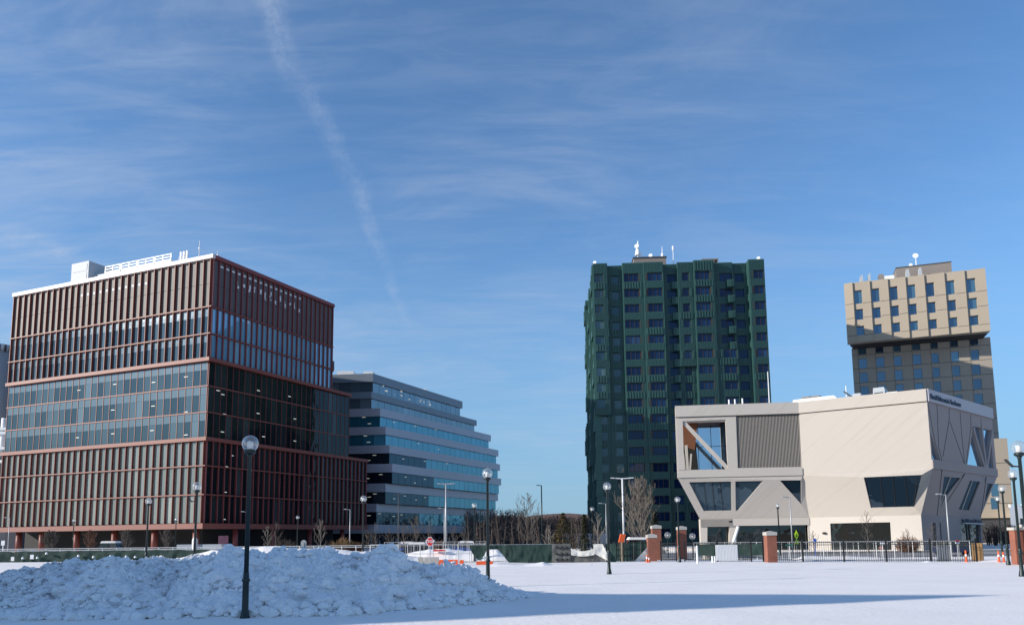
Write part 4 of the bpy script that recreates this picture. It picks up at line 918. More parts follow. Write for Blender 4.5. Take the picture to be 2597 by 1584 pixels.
# ================================================================== unseen building read from its shadow on the snow; plan shaped to cast it
tip=Zp(2540,1508,0); sdir=Vector((ldir.x,ldir.y,0)).normalized(); HS=20.; cC=tip-sdir*(HS/math.tan(R_(SUN_EL)))
def hd(a): return Vector((math.sin(R_(a)),math.cos(R_(a)),0))
D1=cC+hd(281)*16; D2=D1+hd(289)*26; E1=cC+hd(250.5)*42
t=thing('brick_block','unseen brick block left of the camera, wedge plan shaped to its shadow','building',(cC.x,cC.y,0))
MB().prism([(p.x,p.y) for p in (cC,D1,D2,E1)],0,HS).build('wall',brickm,t)
# gate lodge whose long flat roof is absent from view is left out
# ================================================================== STREET LAMPS
globe_m=bpy.data.materials.new('clear_globe'); globe_m.use_nodes=True; t=globe_m.node_tree; t.nodes.clear(); n=t.nodes.new; l=t.links.new
tr=n('ShaderNodeBsdfTransparent'); tr.inputs[0].default_value=(.93,.93,.93,1); gl=n('ShaderNodeBsdfGlossy'); gl.inputs['Roughness'].default_value=.06; gl.inputs[0].default_value=(1,1,1,1)
lw=n('ShaderNodeLayerWeight'); lw.inputs[0].default_value=.35; ma=n('ShaderNodeMath'); ma.operation='MULTIPLY_ADD'; l(lw.outputs['Facing'],ma.inputs[0]); ma.inputs[1].default_value=.55; ma.inputs[2].default_value=.06
ms=n('ShaderNodeMixShader'); l(ma.outputs[0],ms.inputs[0]); l(tr.outputs[0],ms.inputs[1]); l(gl.outputs[0],ms.inputs[2])
df=n('ShaderNodeBsdfDiffuse'); df.inputs[0].default_value=(.8,.78,.72,1); ms2=n('ShaderNodeMixShader'); ms2.inputs[0].default_value=.10; l(ms.outputs[0],ms2.inputs[1]); l(df.outputs[0],ms2.inputs[2])
o=n('ShaderNodeOutputMaterial'); l(ms2.outputs[0],o.inputs[0])
innerm=mat('lamp_diffuser',(.75,.75,.72),.4)
def globe_lamp(label,n=16):
    t=thing('globe_lamp',label,'street lamp',(0,0,0),'green globe lamp posts on the snow field')
    MB().lathe((0,0,0),[(.145,-.3),(.145,.10),(.125,.16),(.105,.28),(.092,.34),(.086,1.08),(.115,1.12),(.115,1.16),(.088,1.19),(.08,1.33),(.07,1.36)],n).build('base',lampg,t,True)
    MB().lathe((0,0,0),[(.068,1.34),(.056,4.62),(.075,4.64),(.075,4.70)],n).build('pole',lampg,t,True)
    MB().lathe((0,0,0),[(.09,4.69),(.16,4.74),(.16,4.80),(.10,4.83)],n).build('collar',lampg,t,True)
    g=MB(); g.lathe((0,0,0),[(max(.03,.235*math.sin(math.pi*i/16)),5.0-.235*math.cos(math.pi*i/16)) for i in range(1,17)],28); g.build('globe',globe_m,t,True)
    MB().lathe((0,0,0),[(.06,4.82),(.09,4.86),(.09,5.02),(.075,5.06),(.02,5.08)],12).build('lantern',innerm,t,True)
    return t
gl0=globe_lamp('tall globe lamp post standing nearest, in front of the shaded snow heap')
def glp(px,py): q=Zp(px,py,5.0); return (q.x,q.y,0)
gl0.location=glp(635,1117); gl0.location.z=-.08
LAMPS=[(1236,1200,'globe lamp post rising behind the right tip of the snow heap'),(1539.5,1233,'globe lamp post alone in open snow in front of the green tower'),(1718,1266,'globe lamp post standing just in front of the brick gate pillar nearest the timber building'),
(2569,1201,'globe lamp post in front of the brick wall at the right edge'),(2541,1238,'globe lamp post just left of the brick wall, taller of the near overlapping pair'),(2530,1264,'lower globe lamp post directly behind the pair at the right end of the railings'),
(1203,1281,'small globe lamp post beside the torn green fence drape'),(922,1264,'globe lamp post rising behind the heap against the glass office block'),(1501.5,1290,'small globe lamp post in front of the left corner of the green tower'),
(1972,1281,'globe lamp post immediately right of the isolated brick pillar'),(500,1233,'globe lamp post with a small floodlight in front of the red block corner'),(377,1270,'globe lamp post in front of the second column bay of the red block'),
(188,1319,'tiny distant globe lamp post near the left end of the red block'),(447,1316,'tiny distant globe lamp post right of the floodlit one before the red block'),(755,1311,'tiny distant globe lamp post before the dark right face of the red block'),
(2583,1134,'largest right hand globe lamp post with a floodlight arm, cut by the frame')]
lampo={}
for px,py,lab in LAMPS:
    d=dup(gl0,glp(px,py),lab); lampo[px]=d
for px,side in ((500,-1),(2583,-1)):
    b=lampo[px]; x=b.location.x; y=b.location.y; z=4.35 if px==2583 else 4.2
    m=MB(); m.tube((x,y,z),(x+side*.28,y,z+.02),.025,.025,6); m.slab([Vector((x+side*.25,y-.08,z-.02)),Vector((x+side*.25,y+.08,z-.02)),Vector((x+side*.46,y+.08,z+.2)),Vector((x+side*.46,y-.08,z+.2))],Vector((-.03,0,.06))); m.build('floodlight',blackm,b)
for px in (1502,): pass
# hooked white street poles
def hook(lab,px,pyt,h=5.2,side=-1,double=0,col=galv,r=.06,arm=.6,grp='slim straight street light poles'):
    Y=(h-EYE)/(ray(px,pyt).z/ray(px,pyt).y); q=P(px,pyt,Y); t=thing('street_light',lab,'street light',(q.x,q.y,0),grp)
    MB().tube((q.x,q.y,0),(q.x,q.y,h),r*1.15,r*.8,8).build('pole',col,t,True)
    for s in ((side,-side) if double else (side,)):
        m=MB(); m.tube((q.x,q.y,h-.05),(q.x+s*arm,q.y,h+.04),r*.6,r*.6,6); m.build('arm',col,t)
        m=MB(); a=Vector((q.x+s*arm*.75,q.y,h-.02)); m.box(min(a.x,a.x+s*.4),max(a.x,a.x+s*.4),q.y-.12,q.y+.12,h-.0,h+.09); m.build('lamp_head',col,t)
    return t
hook('white hooked light pole just left of the big globe lamp',627,1297,6)
hook('white hooked light pole before the right end of the red block',888,1291,6)
hook('white hooked light pole behind the tall twin headed pole near the stop sign',1127,1288,6)
hook('short white hooked light pole in the gap beside the bare tree',1273,1336,5)
hook('white hooked light pole right of the small lamp at the green tower corner',1536,1276,6)
hook('white hooked light pole in front of the dark opening of the timber building',2003,1260,6)
hook('white hooked light pole before the shaded side of the timber building',2398,1253,5.6)
hook('thin grey hooked pole at the far left before the red block',25,1312,6,col=galv)
hook('dark street light pole alone against the open sky',1373,1230,11,col=lampg,r=.12,arm=.7)
hook('dark twin headed pole before the glass block',1011,1252,9,double=1,col=dgrey,r=.09)
hook('tall twin headed pale pole near the stop sign',1131,1226,9,double=1,col=galv,r=.12,arm=1)
hook('tall pale pole with a triple head before the green tower',1578,1212,9,double=1,col=white,r=.11,arm=1.3)
hook('short twin headed white lamp behind the brick pillars',1701,1333,4.4,double=1,col=white,r=.06,arm=.35)
hook('white twin armed short pole behind the drape by the small globe lamp',1010,1340,5,double=1,col=dgrey,r=.06)
# ================================================================== BRICK PILLARS and wall
def pillar(lab,px0,px1,pyt,Y,dp=.8,peak=0):
    a=P(px0,pyt,Y);b=P(px1,pyt,Y); h=a.z; t=thing('brick_pillar',lab,'brick pillar',((a.x+b.x)/2,Y,0),'brick gate pillars with stone caps')
    MB().box(a.x+.04,b.x-.04,Y,Y+dp,-.1,h-.27).build('shaft',brickm,t)
    m=MB(); m.box(a.x,b.x,Y-.05,Y+dp+.05,h-.265,h-.02); cx=(a.x+b.x)/2
    m.add([(a.x,Y-.05,h-.02),(b.x,Y-.05,h-.02),(b.x,Y+dp+.05,h-.02),(a.x,Y+dp+.05,h-.02),(cx,Y+dp/2,h+.09)],[(0,1,4),(1,2,4),(2,3,4),(3,0,4)]); m.build('cap',capst,t); return t
pillar('shorter brick pillar in front of the left pair',1641.5,1666,1355,66)
pillar('tall brick pillar behind the shorter one in the left pair',1653,1677.5,1332,70)
pillar('tall brick pillar behind the globe lamp post left of the timber building',1719,1741.5,1335,71)
pillar('isolated brick pillar before the dark opening of the timber building',1943,1970,1348,61.5,.85,1)
t=thing('brick_wall','stepped brick wall with pale coping at the right edge','brick wall',(P(2560,1380,52).x,52,0))
a=P(2556,1345,52.4).x+.5
m=MB(); m.box(a,a+14,52.5,53.1,-.1,2.25); m.box(a+.55,a+14,50.6,52.49,-.1,2.3); m.build('masonry',brickm,t)
m=MB(); m.box(a-.1,a+14,52.4,53.2,2.255,2.44); m.box(a+.5,a+14,52.42,53.1,2.445,2.62); m.box(a+.5,a+14,50.5,52.39,2.305,2.49); m.build('coping',capst,t)
# ================================================================== FENCES
def ln(px0,py0,Y0,px1,py1,Y1): a=P(px0,py0,Y0);b=P(px1,py1,Y1); return Vector((a.x,a.y,0)),Vector((b.x,b.y,0))
def mesh_fence(lab,px0,Y0,px1,Y1,h,npost,mt=galv,name='fence',rails=(1.0,.06),wires=0,r=.03,cat='fence'):
    a,b=ln(px0,1390,Y0,px1,1390,Y1); t=thing(name,lab,cat,(a.x,a.y,0))
    for i in range(npost+1):
        p=a+(b-a)*i/npost; MB().tube(p,p+Vector((0,0,h)),r,r,5).build('post',mt,t)
    m=MB()
    for k in rails: m.tube(a+Vector((0,0,h*k-.03)),b+Vector((0,0,h*k-.03)),r*.8,r*.8,5)
    if wires:
        L=(b-a).length; nn=int(L/wires)
        for i in range(nn): p=a+(b-a)*(i+.5)/nn; m.tube(p+Vector((0,0,.05)),p+Vector((0,0,h-.03)),.009,.009,3,False)
    m.build('rails',mt,t); return t,a,b
def cloth(t,a,b,z0,z1,mt,name='screen',sag=.06,off=.05,ns=60,seed=0,tear=None):
    m=MB(); vs=[];nz=9; n=(b-a).cross(Vector((0,0,1))).normalized(); n=n if n.y<0 else -n
    for i in range(ns+1):
        s=i/ns; p=a+(b-a)*s; zt=z1(s) if callable(z1) else z1; zb=z0(s) if callable(z0) else z0
        for j in range(nz):
            k=j/(nz-1); z=zb+(zt-zb)*k; f=noise.noise(Vector((p.x*1.3+seed,z*1.6,seed)))*.16+noise.noise(Vector((p.x*4+seed,z*2.5,seed)))*.05
            q=p+n*(off+.08+f*(.4+.6*(1-k))); vs.append((q.x,q.y,z-sag*math.sin(s*ns*.7)*.5*k*.3))
    m.add(vs,[(i*nz+j,i*nz+j+1,(i+1)*nz+j+1,(i+1)*nz+j) for i in range(ns) for j in range(nz-1)])
    o=m.build(name,mt,t,True,recalc=False); return o
# left screened panels
t,a,b=mesh_fence('long fence of sagging green screen panels in front of the red block',-60,85,560,85,1.18,22,rails=(1,))
cloth(t,a,b,.0,lambda s:1.12+.05*math.sin(s*70),screen,seed=2,ns=120)
t2,a2,b2=mesh_fence('white pipe barrier along the street behind the green screen fence',-60,92,1010,92,1.35,30,mt=white,name='pipe_barrier',rails=(1.0,.86),r=.05,cat='barrier')
random.seed(8)
for i,(px,py,w_,h_) in enumerate(((32,1416,8,10),(58,1414,6,6),(95,1413,6,6),(81,1411,9,11),(118,1402,5,5),(199,1408,6,6),(237,1411,6,6),(280,1409,7,6),(320,1410,6,5),(343,1411,6,6))):
    q=P(px,py,84.6); s=84.6/F
    m=MB(); m.box(q.x-w_*s/2,q.x+w_*s/2,q.y-.02,q.y+.01,q.z-h_*s/2,q.z+h_*s/2)
    if w_<8: m=MB(); m.lathe((q.x,q.y,q.z-.12),[(.02,.0),(.14,.02),(.12,.14),(.05,.24)],8)
    o=m.build('snow_patch' if w_<8 else 'notice_board',white,t)
# centre: open steel barriers, concrete blocks
t,a,b=mesh_fence('open galvanised mesh fence behind the stop sign',940,70,1228,68,1.62,9,rails=(1,.5,.05),wires=.42,r=.035)
t,a,b=mesh_fence('second galvanised mesh fence further back near the glass block',975,80,1240,78,1.75,7,rails=(1,.8,.3),wires=.6,r=.03)
def jersey(lab,px0,px1,Y,z0,z1,mt,name='concrete_barrier',cat='barrier',grp=None):
    a=P(px0,1400,Y).x;b=P(px1,1400,Y).x; m=MB()
    pr=[(-.3,z0),(-.3,z0+.15),(-.14,z0+.4*(z1-z0)),(-.09,z1),(.09,z1),(.14,z0+.4*(z1-z0)),(.3,z0+.15),(.3,z0)]
    m.slab([Vector((a,Y+p[0],p[1])) for p in pr],Vector((b-a,0,0))); return tag(m.build(name,mt,None),lab,cat,grp)
jersey('concrete barrier block under the left part of the mesh fence',1022,1074,64,0,.62,concrete)
jersey('concrete barrier block directly under the stop sign',1076,1113,63.5,0,.62,concrete)
jersey('concrete barrier block behind the snow left of the stop sign',950,1020,65,0,.6,concrete)
jersey('long orange water barrier right of the stop sign',1114,1161,63,.02,.42,orange,'traffic_barrier','barrier','orange plastic barriers in the snow')
jersey('orange barrier beneath the bright torn part of the screen',1208,1250,63.5,-.1,.26,orange,'traffic_barrier','barrier','orange plastic barriers in the snow')
jersey('short orange barrier block between the two longer ones',1166,1176,62.6,0,.40,orange,'traffic_barrier','barrier','orange plastic barriers in the snow')
jersey('thin red plank lying on the snow behind the stop sign',1098,1128,72,.92,1.0,redp,'plank','plank')
# torn dark green drape
t,a,b=mesh_fence('green screened fence with a torn drape, left of the grey tarpaulin',1190,66,1402,66,1.55,7,rails=(1,),r=.03)
def S(px): return (P(px,1390,66).x-a.x)/(b.x-a.x)
def lo(s):
    px=1190+212*s
    return float(np.interp(px,[1190,1205,1218,1228,1236,1262,1272,1290,1402],[1.35,.45,.22,.65,1.2,1.15,.8,.05,.0]))
o=cloth(t,a,b,lo,1.5,screen,'torn_screen',seed=5,ns=110)
# grey tarpaulin with dots, white tarpaulin, etc.
t,a,b=mesh_fence('fence hung with a dotted grey tarpaulin and a crumpled pale sheet',1400,66,1560,65.5,1.55,6,mt=blackm,rails=(1,.5),r=.03)
q=lambda px:a+(b-a)*((P(px,1390,66).x-a.x)/(b.x-a.x))
cloth(t,q(1400),q(1447),.02,1.55,greyt,'grey_tarpaulin',seed=9,ns=24,off=.1)
cloth(t,q(1446),q(1508),.02,lambda s:1.05-.2*math.sin(s*3.1),greyt,'grey_tarpaulin',seed=12,ns=24,off=.06)
cloth(t,q(1448),q(1506),lambda s:.62-.12*math.sin(s*3.1),lambda s:1.15-.22*math.sin(s*3.1),whitet,'white_sheet',seed=14,ns=24,off=.22)
cloth(t,q(1504),q(1546),lambda s:max(.02,.75-s*.75),lambda s:1.5-1.5*max(0,(s-.55))*2.1,whitet,'white_sheet',seed=17,ns=20,off=.2)
cloth(t,q(1504),q(1532),.05,lambda s:1.2+.35*s,greyt,'grey_tarpaulin',seed=18,ns=16,off=.1)
cloth(t,q(1534),q(1560),.02,1.5,screen,'screen',seed=19,ns=16,off=.02)
m=MB()
for r_ in range(3):
    for c in range(3):
        z=[.25,.72,1.25][r_]; p=q(1411+c*12.5); m.lathe((p.x,p.y-.28,z-.1),[(.02,0),(.11,.04),(.11,.16),(.02,.2)],8)
m.build('eyelets',blackm,t)
# dark screen in front of the tower (rib effect)
t,a,b=mesh_fence('dark green corrugated screen fence before the bare tree',1556,67,1642,66.5,1.62,5,mt=blackm,rails=(1,.66,.33),r=.035)
m=MB(); L=(b-a)
for i in range(34):
    p=a+L*(i/34); m.box(p.x,p.x+L.x/34*.9,p.y+.1,p.y+.13+(.04 if i%2 else 0),.02,1.55)
m.build('screen',mat('dark_green_sheet',(.02,.06,.048),.7,var=.4,vs=2),t)
m=MB(); p=a+L*.93; m.add([(p.x-1.0,p.y-.3,.0),(p.x+.45,p.y-.25,.15),(p.x+.4,p.y-.2,1.5),(p.x-.15,p.y-.45,.9)],[(0,1,2,3)]); m.v+= [(v[0],v[1]+.03,v[2]) for v in m.v]; m.f+=[(7,6,5,4)]; m.build('white_sheet',whitet,t)
p=a+L*.24; tag(MB().tube((p.x,p.y-.3,0),(p.x,p.y-.3,1.62),.11,.10,8).build('timber_post',mat('weathered_wood',(.2,.16,.11),.8,var=.4,vs=5),None),'short weathered timber post against the dark screen fence','post')
# ornamental black railings, right
a,b=ln(1676,1390,66,2475,1390,57.5); L=b-a; t=thing('railings','long run of black iron railings with spear tops before the timber building','railings',(a.x,a.y,0))
seg=[(0,.055),(.085,.315),(.355,1)]
for s0,s1 in seg:
    A_=a+L*s0;B_=a+L*s1
    m=MB(); 
    for z in (1.28,1.45,.12): m.slab([A_+Vector((0,0,z)),B_+Vector((0,0,z)),B_+Vector((0,0,z+.05)),A_+Vector((0,0,z+.05))],Vector((0,.04,0)))
    m.build('rail',blackm,t)
    m=MB(); n_=int((B_-A_).length/.15)
    for i in range(n_): p=A_+(B_-A_)*i/n_; m.box(p.x-.011,p.x+.011,p.y-.012,p.y+.012,.02,1.60)
    m.build('pickets',blackm,t)
    k=max(1,int((B_-A_).length/2.6))
    for i in range(k+1): p=A_+(B_-A_)*i/k; MB().box(p.x-.05,p.x+.05,p.y-.05,p.y+.05,0,1.72).build('post',blackm,t)
t,a,b=mesh_fence('galvanised mesh fence just behind the black railings',1760,70,2460,62,1.5,16,rails=(1,.07),wires=.5,r=.035)
q=lambda px,Y:Vector((P(px,1390,Y).x,Y,0))
o=cloth(t,q(1768,69.4),q(1962,67.4),.38,1.35,screen,seed=30,ns=50)
# concrete kerb wall under the screen
tag(MB().box(P(1790,1400,69).x,P(1945,1400,69).x,69.5,69.9,0,.42).build('low_wall',concrete,None),'low pale concrete wall under the green screen behind the railings','low wall')
def sheet(lab,px0,px1,Y,z0,z1,mt,n,name,cat):
    x0=P(px0,1400,Y).x;x1=P(px1,1400,Y).x; m=MB(); w_=(x1-x0)/n
    for i in range(n): m.box(x0+i*w_,x0+i*w_+w_*.55,Y-.05,Y,z0,z1); m.box(x0+i*w_+w_*.55,x0+(i+1)*w_,Y,Y+.04,z0,z1)
    return tag(m.build(name,mt,None),lab,cat)
sheet('white corrugated metal sheet leaning behind the railings',1815,1871,63.4,.12,1.35,white,15,'corrugated_sheet','metal sheet')
sheet('smaller grey ribbed sheet before the shaded side wall',2376,2410,58.6,.05,1.2,lgrey,9,'corrugated_sheet','metal sheet')
sheet('pale plywood hoarding board near the right end of the railings',2464,2494,58.2,.05,1.35,timber,4,'plywood_board','board')
# bollards, posts
for px,Y,h,lab in ((1806,62,.5,'left of two short white bollards by the railings'),(1812,62,.5,'right of two short white bollards by the railings'),(1768,60,1.35,'white battered post left of the green screen')):
    p=P(px,1400,Y); tag(MB().tube((p.x,Y,0),(p.x,Y,h),.07,.07,8).build('bollard',white,None),lab,'bollard')
p=P(1872,1330,60.8);q_=P(1853,1397,97); 
tag(MB().tube((q_.x,97,q_.z),(P(1872,1334,97).x,97,P(1872,1334,97).z),.2,.18,8).build('leaning_post',white,None),'white slanted strut leaning against the dark opening','strut')
# cones and drums
def cone(lab,px,Y,h=.7,mt=orange):
    p=P(px,1400,Y); t=thing('traffic_cone',lab,'traffic cone',(p.x,Y,0),'orange traffic channelisers')
    MB().lathe((p.x,Y,0),[(.16,0),(.16,.05),(.075,.06),(.05,h)],10).build('body',mt,t); MB().lathe((p.x,Y,h*.5),[(.071,0),(.066,.14)],10).build('reflective_band',white,t)
cone('left slim red and white channeliser by the short brick pillar',1640,64,.62); cone('right slim red and white channeliser by the short brick pillar',1645,64,.45)
cone('orange channeliser left of the plywood board',2449,57.6,.85); cone('orange channeliser on the small snow bank left of the right hand lamps',2532,57,.8); cone('rightmost orange channeliser beside the brick wall',2544,57,.72)
# road signs
sg=thing('stop_sign','red octagonal stop sign on a thin post behind the snow heap','road sign',(P(1090,1374,61).x,61,0))
c=P(1090.5,1372.5,61); rr=.335
oc=[Vector((c.x+rr*.88*math.cos(math.pi/8+i*math.pi/4),61,c.z+rr*1.12*math.sin(math.pi/8+i*math.pi/4))) for i in range(8)]
MB().slab(oc,Vector((0,.02,0))).build('border',white,sg)
oc2=[c+Vector((0,-.012,0))+(p-Vector((c.x,61,c.z)))*.86 for p in oc]; 
for p in oc2: p.y=60.985
MB().slab(oc2,Vector((0,.008,0))).build('face',redp,sg)
text('STOP',.30,.004,white,sg,'lettering',Vector((c.x,60.975,c.z)),Vector((1,0,0)),Vector((0,0,1)),.006,'CENTER')
MB().tube((c.x,61.05,0),(c.x,61.05,c.z+.1),.03,.03,6).build('post',galv,sg)
s2=thing('stop_sign','grey back of an octagonal sign before the red block','road sign',(P(770,1377,88).x,88,0))
c=P(770,1377,88); rr=.34
MB().slab([Vector((c.x+rr*math.cos(math.pi/8+i*math.pi/4),88,c.z+rr*1.2*math.sin(math.pi/8+i*math.pi/4))) for i in range(8)],Vector((0,.03,0))).build('plate',galv,s2); MB().tube((c.x,87.96,0),(c.x,87.96,c.z+.1),.035,.035,6).build('post',galv,s2)
# pedestrian sign yellow-green diamond + plate
c=P(2020,1358,84); s3=thing('crossing_sign','fluorescent yellow diamond sign with a small plate below it','road sign',(c.x,84,0)); a_=.34*84/61
MB().slab([Vector((c.x-.24,84,c.z+.1)),Vector((c.x,84,c.z-.45)),Vector((c.x+.24,84,c.z+.1)),Vector((c.x,84,c.z+.62))],Vector((0,.03,0))).build('diamond',yelg,s3)
MB().box(c.x-.19,c.x+.19,84,84.03,c.z-.85,c.z-.48).build('plate',yelg,s3); MB().tube((c.x,84.06,0),(c.x,84.06,c.z+.3),.04,.04,6).build('post',galv,s3)
m=MB(); m.box(c.x-.03,c.x+.05,83.98,83.995,c.z-.12,c.z+.12); m.lathe((c.x,83.98,c.z+.16),[(.01,0),(.05,.03),(.05,.06),(.01,.1)],6); m.build('pedestrian_symbol',blackm,s3)
c=P(2067,1370,72); tag(MB().slab([Vector((c.x-.14,72,c.z-.2)),Vector((c.x+.14,72,c.z-.2)),Vector((c.x+.14,72,c.z+.1)),Vector((c.x,72,c.z+.24)),Vector((c.x-.14,72,c.z+.1))],Vector((0,.03,0))).tube((c.x,72.06,0),(c.x,72.06,c.z),.03,.03,5).build('blue_sign',bluep,None),'small blue sign by the bare sapling left of the ground window','road sign')
c=P(2428,1374,62); s4=thing('no_parking_sign','small red and white sign with a blue mark near the hooked pole','road sign',(c.x,62,0)); MB().box(c.x-.16,c.x+.16,62,62.03,c.z-.1,c.z+.13).build('plate',white,s4); MB().box(c.x-.16,c.x+.16,61.985,61.998,c.z+.08,c.z+.16).build('red_strip',redp,s4); MB().box(c.x-.04,c.x+.04,61.985,61.998,c.z-.07,c.z+.05).build('blue_mark',bluep,s4); MB().tube((c.x,62.06,0),(c.x,62.06,c.z),.03,.03,5).build('post',galv,s4)
c=P(2238,1376,64); tag(MB().box(c.x-.18,c.x+.2,64,64.03,c.z-.1,c.z+.1).tube((c.x,64.06,0),(c.x,64.06,c.z),.025,.025,5).build('white_sign',white,None),'small white notice on a post before the ground floor window','sign')
c=P(2002,1381,66); tag(MB().box(c.x-.32,c.x+.28,66,66.03,c.z-.09,c.z+.07).build('street_name_plate',greenp,None),'pale green name plate above the railings right of the brick pillar','sign')
c=P(2235,1388,64.2); tag(MB().box(c.x-.16,c.x+.16,64.2,64.23,c.z-.07,c.z+.07).build('red_notice',mat('faded_red',(.65,.28,.22),.6),None),'small faded red notice hung on the fence below the white one','sign')
# parabolic mirrors / satellite like discs behind the pillars
def disc(lab,px,py,Y,r):
    c=P(px,py,Y); t=thing('low_globe_lamp',lab,'lamp head',(c.x,Y,0),'low clear globe lamps behind the pillars'); g=MB(); g.lathe((c.x,Y,c.z),[(max(.03,r*math.sin(math.pi*i/12)),-r*math.cos(math.pi*i/12)) for i in range(1,13)],20); g.build('globe',globe_m,t,True); MB().tube((c.x,Y,0),(c.x,Y,c.z-r*.9),.05,.05,6).build('pole',lampg,t)
    MB().lathe((c.x,Y,c.z-.1),[(.05,0),(.07,.05),(.05,.16)],8).build('lantern',innerm,t)
disc('low clear globe between the brick pillars',1693,1356,74,.30); disc('low clear globe right of the lamp lit pillar',1756,1359,74,.30)
# snow laden brush and machine bits behind fence
random.seed(12)
# vehicles beyond the fence
def car(lab,px,Y,col,ln_=4.4,h=1.45,az=0,snowy=True):
    p=P(px,1400,Y); t=thing('parked_car',lab,'car',(p.x,Y,0),'parked cars beyond the fences'); c=mat('car_paint_'+lab[:4].strip(),col,.35,.2)
    def pr(pts,y0,y1,name,mt,par=t):
        return MB().slab([Vector((p.x+x,Y+y0,z)) for x,z in pts],Vector((0,y1-y0,0))).build(name,mt,par)
    hl=ln_/2
    pr([(-hl,.3),(hl,.3),(hl,.72),(hl*.55,.85),(-hl*.8,.9),(-hl,.75)],-.85,.85,'body',c)
    pr([(-hl*.75,.88),(hl*.5,.84),(hl*.22,h),(-hl*.5,h)],-.75,.75,'cabin',g_confd)
    if snowy: pr([(-hl*.56,h),(hl*.28,h),(hl*.2,h+.22),(-hl*.48,h+.24)],-.72,.72,'roof_snow',snow)
    for sx_ in (-.62,.62):
        for sy in (-.8,.62): 
            w_=MB().tube((p.x+sx_*hl,Y+sy,.32),(p.x+sx_*hl,Y+sy+.2,.32),.32,.32,14).build('wheel',blackm,t)
car('white van shaped car parked before the red block columns',287,96,(.75,.75,.75),4.6,1.9)
car('dark car seen through the mesh fence near the snow bank',1066,84,(.05,.05,.06)); car('blue car beyond the mesh fence left of the tall pole',1040,100,(.03,.08,.3)); car('another blue car parked behind the right mesh fence',1190,100,(.04,.1,.33))
car('grey snow topped car behind the screen fence before the bare tree',1625,78,(.2,.2,.2),4.6,1.75)
car('dark hatchback beyond the railings near the entrance',2425,74,(.03,.04,.08),4.0,1.4,0,False)
# orange lift box beside the triple headed pole, blue tarps
c=P(1580,1368,80); tag(MB().slab([Vector((c.x-.55,80,c.z-.75)),Vector((c.x-.05,80,c.z-.75)),Vector((c.x+.3,80,c.z+.55)),Vector((c.x-.2,80,c.z+.6))],Vector((0,.6,0))).build('lift_cage',orange,None),'orange lift basket in front of the pole before the green tower','lift')
for px,lab in ((470,'white storage box under the red block left of the corner'),(535,'pale container box before the red block corner')):
    c=P(px,1390,100); tag(MB().box(c.x-1.1,c.x+1.3,100,102,0,1.6).build('storage_box',lgrey,None),lab,'box')
c=P(494,1377,90); tag(MB().lathe((c.x,90,c.z-.8),[(.25,0),(.3,.5),(.3,1.2),(.15,1.5)],12).build('white_sack',white,None),'upright white bag behind the lamp post by the red block corner','bag')
c=P(7,1380,100); tag(MB().box(c.x-.22,c.x+.22,100,100.05,c.z-.1,c.z+.5).tube((c.x,100.08,0),(c.x,100.08,c.z),.05,.05,6).build('white_sign',white,None),'white sign on a short post at the far left of the street','sign')
c=P(566,1372,112); mural=MB(); m1=tag(MB().box(c.x-.7,c.x+.7,112,112.05,c.z-.9,c.z+.8).build('wall_poster',mat('poster_mix',(.10,.03,.06),.6,var=.9,vs=2.2),None),'small colourful poster in the dark ground floor of the red block','poster')
# wall lights on conference building
for px,py,lab in ((2090,1351,'small black wall lamp left of the ground floor window'),(1853,1322,'wall lamp above the entrance recess of the timber building')):
    p=on(px,py,Mb,nm if False else (Rb-Mb).cross(Vector((0,0,1))).normalized()) if px>2040 else on(px,py,V(entr,0),q_)if False else P(px,py,99)
    MB().box(p.x-.18,p.x+.12,p.y-.35,p.y+.2,p.z-.12,p.z+.12).build('wall_lamp',blackm,conf)
# ================================================================== TREES
def btree(lab,x,y,h,spread,seed,mt,grp=None,trunk0=.18,up=.55,nb=34,rad=.07,lv=3,name='bare_tree',minr=.012,cat='tree',droop=0):
    rnd=random.Random(seed); t=thing(name,lab,cat,(x,y,0),grp)
    m=MB(); pts=[Vector((x,y,-.1))]; k=8
    for i in range(1,k+1): pts.append(Vector((x+rnd.gauss(0,.012)*h*.5*(i/k),y+rnd.gauss(0,.012)*h*.5,h*i/k)))
    for i in range(k): m.tube(pts[i],pts[i+1],rad*(1-.92*i/k),rad*(1-.92*(i+1)/k),6,False)
    m.build('trunk',mt,t)
    c=MB()
    def br(p,d,L,r,l):
        n=3; q=p
        for i in range(n):
            d=(d+Vector((rnd.gauss(0,.13),rnd.gauss(0,.13),.10-droop))).normalized(); q2=q+d*L/n
            c.tube(q,q2,max(minr,r*(1-i/n*.6)),max(minr*.8,r*(1-(i+1)/n*.6)),3,False)
            if l>0:
                for _ in range(2 if l>1 else 2):
                    a=rnd.uniform(0,6.28); side=Vector((math.cos(a),math.sin(a),rnd.uniform(.2,.9))); br(q2,(d*1.1+side*.75).normalized(),L*rnd.uniform(.35,.6),r*.5,l-1)
            q=q2
    for i in range(nb):
        s=trunk0+(1-trunk0)*((i+rnd.random()*.6)/nb); p=pts[min(k-1,int(s*k))].lerp(pts[min(k,int(s*k)+1)],s*k%1); a=i*2.4+rnd.random()*.6
        prof=(1-((s-trunk0)/(1-trunk0))**1.3)*.9+.1; prof*=min(1,.55+ (s-trunk0)*2.5)
        d=Vector((math.cos(a)*(1-up),math.sin(a)*(1-up),up*rnd.uniform(.8,1.2))).normalized(); br(p,d,spread*prof*rnd.uniform(.75,1.15),rad*.42*(1-s*.5),lv-1)
    c.build('crown',mt,t); return t
G='young bare street trees behind the fences'
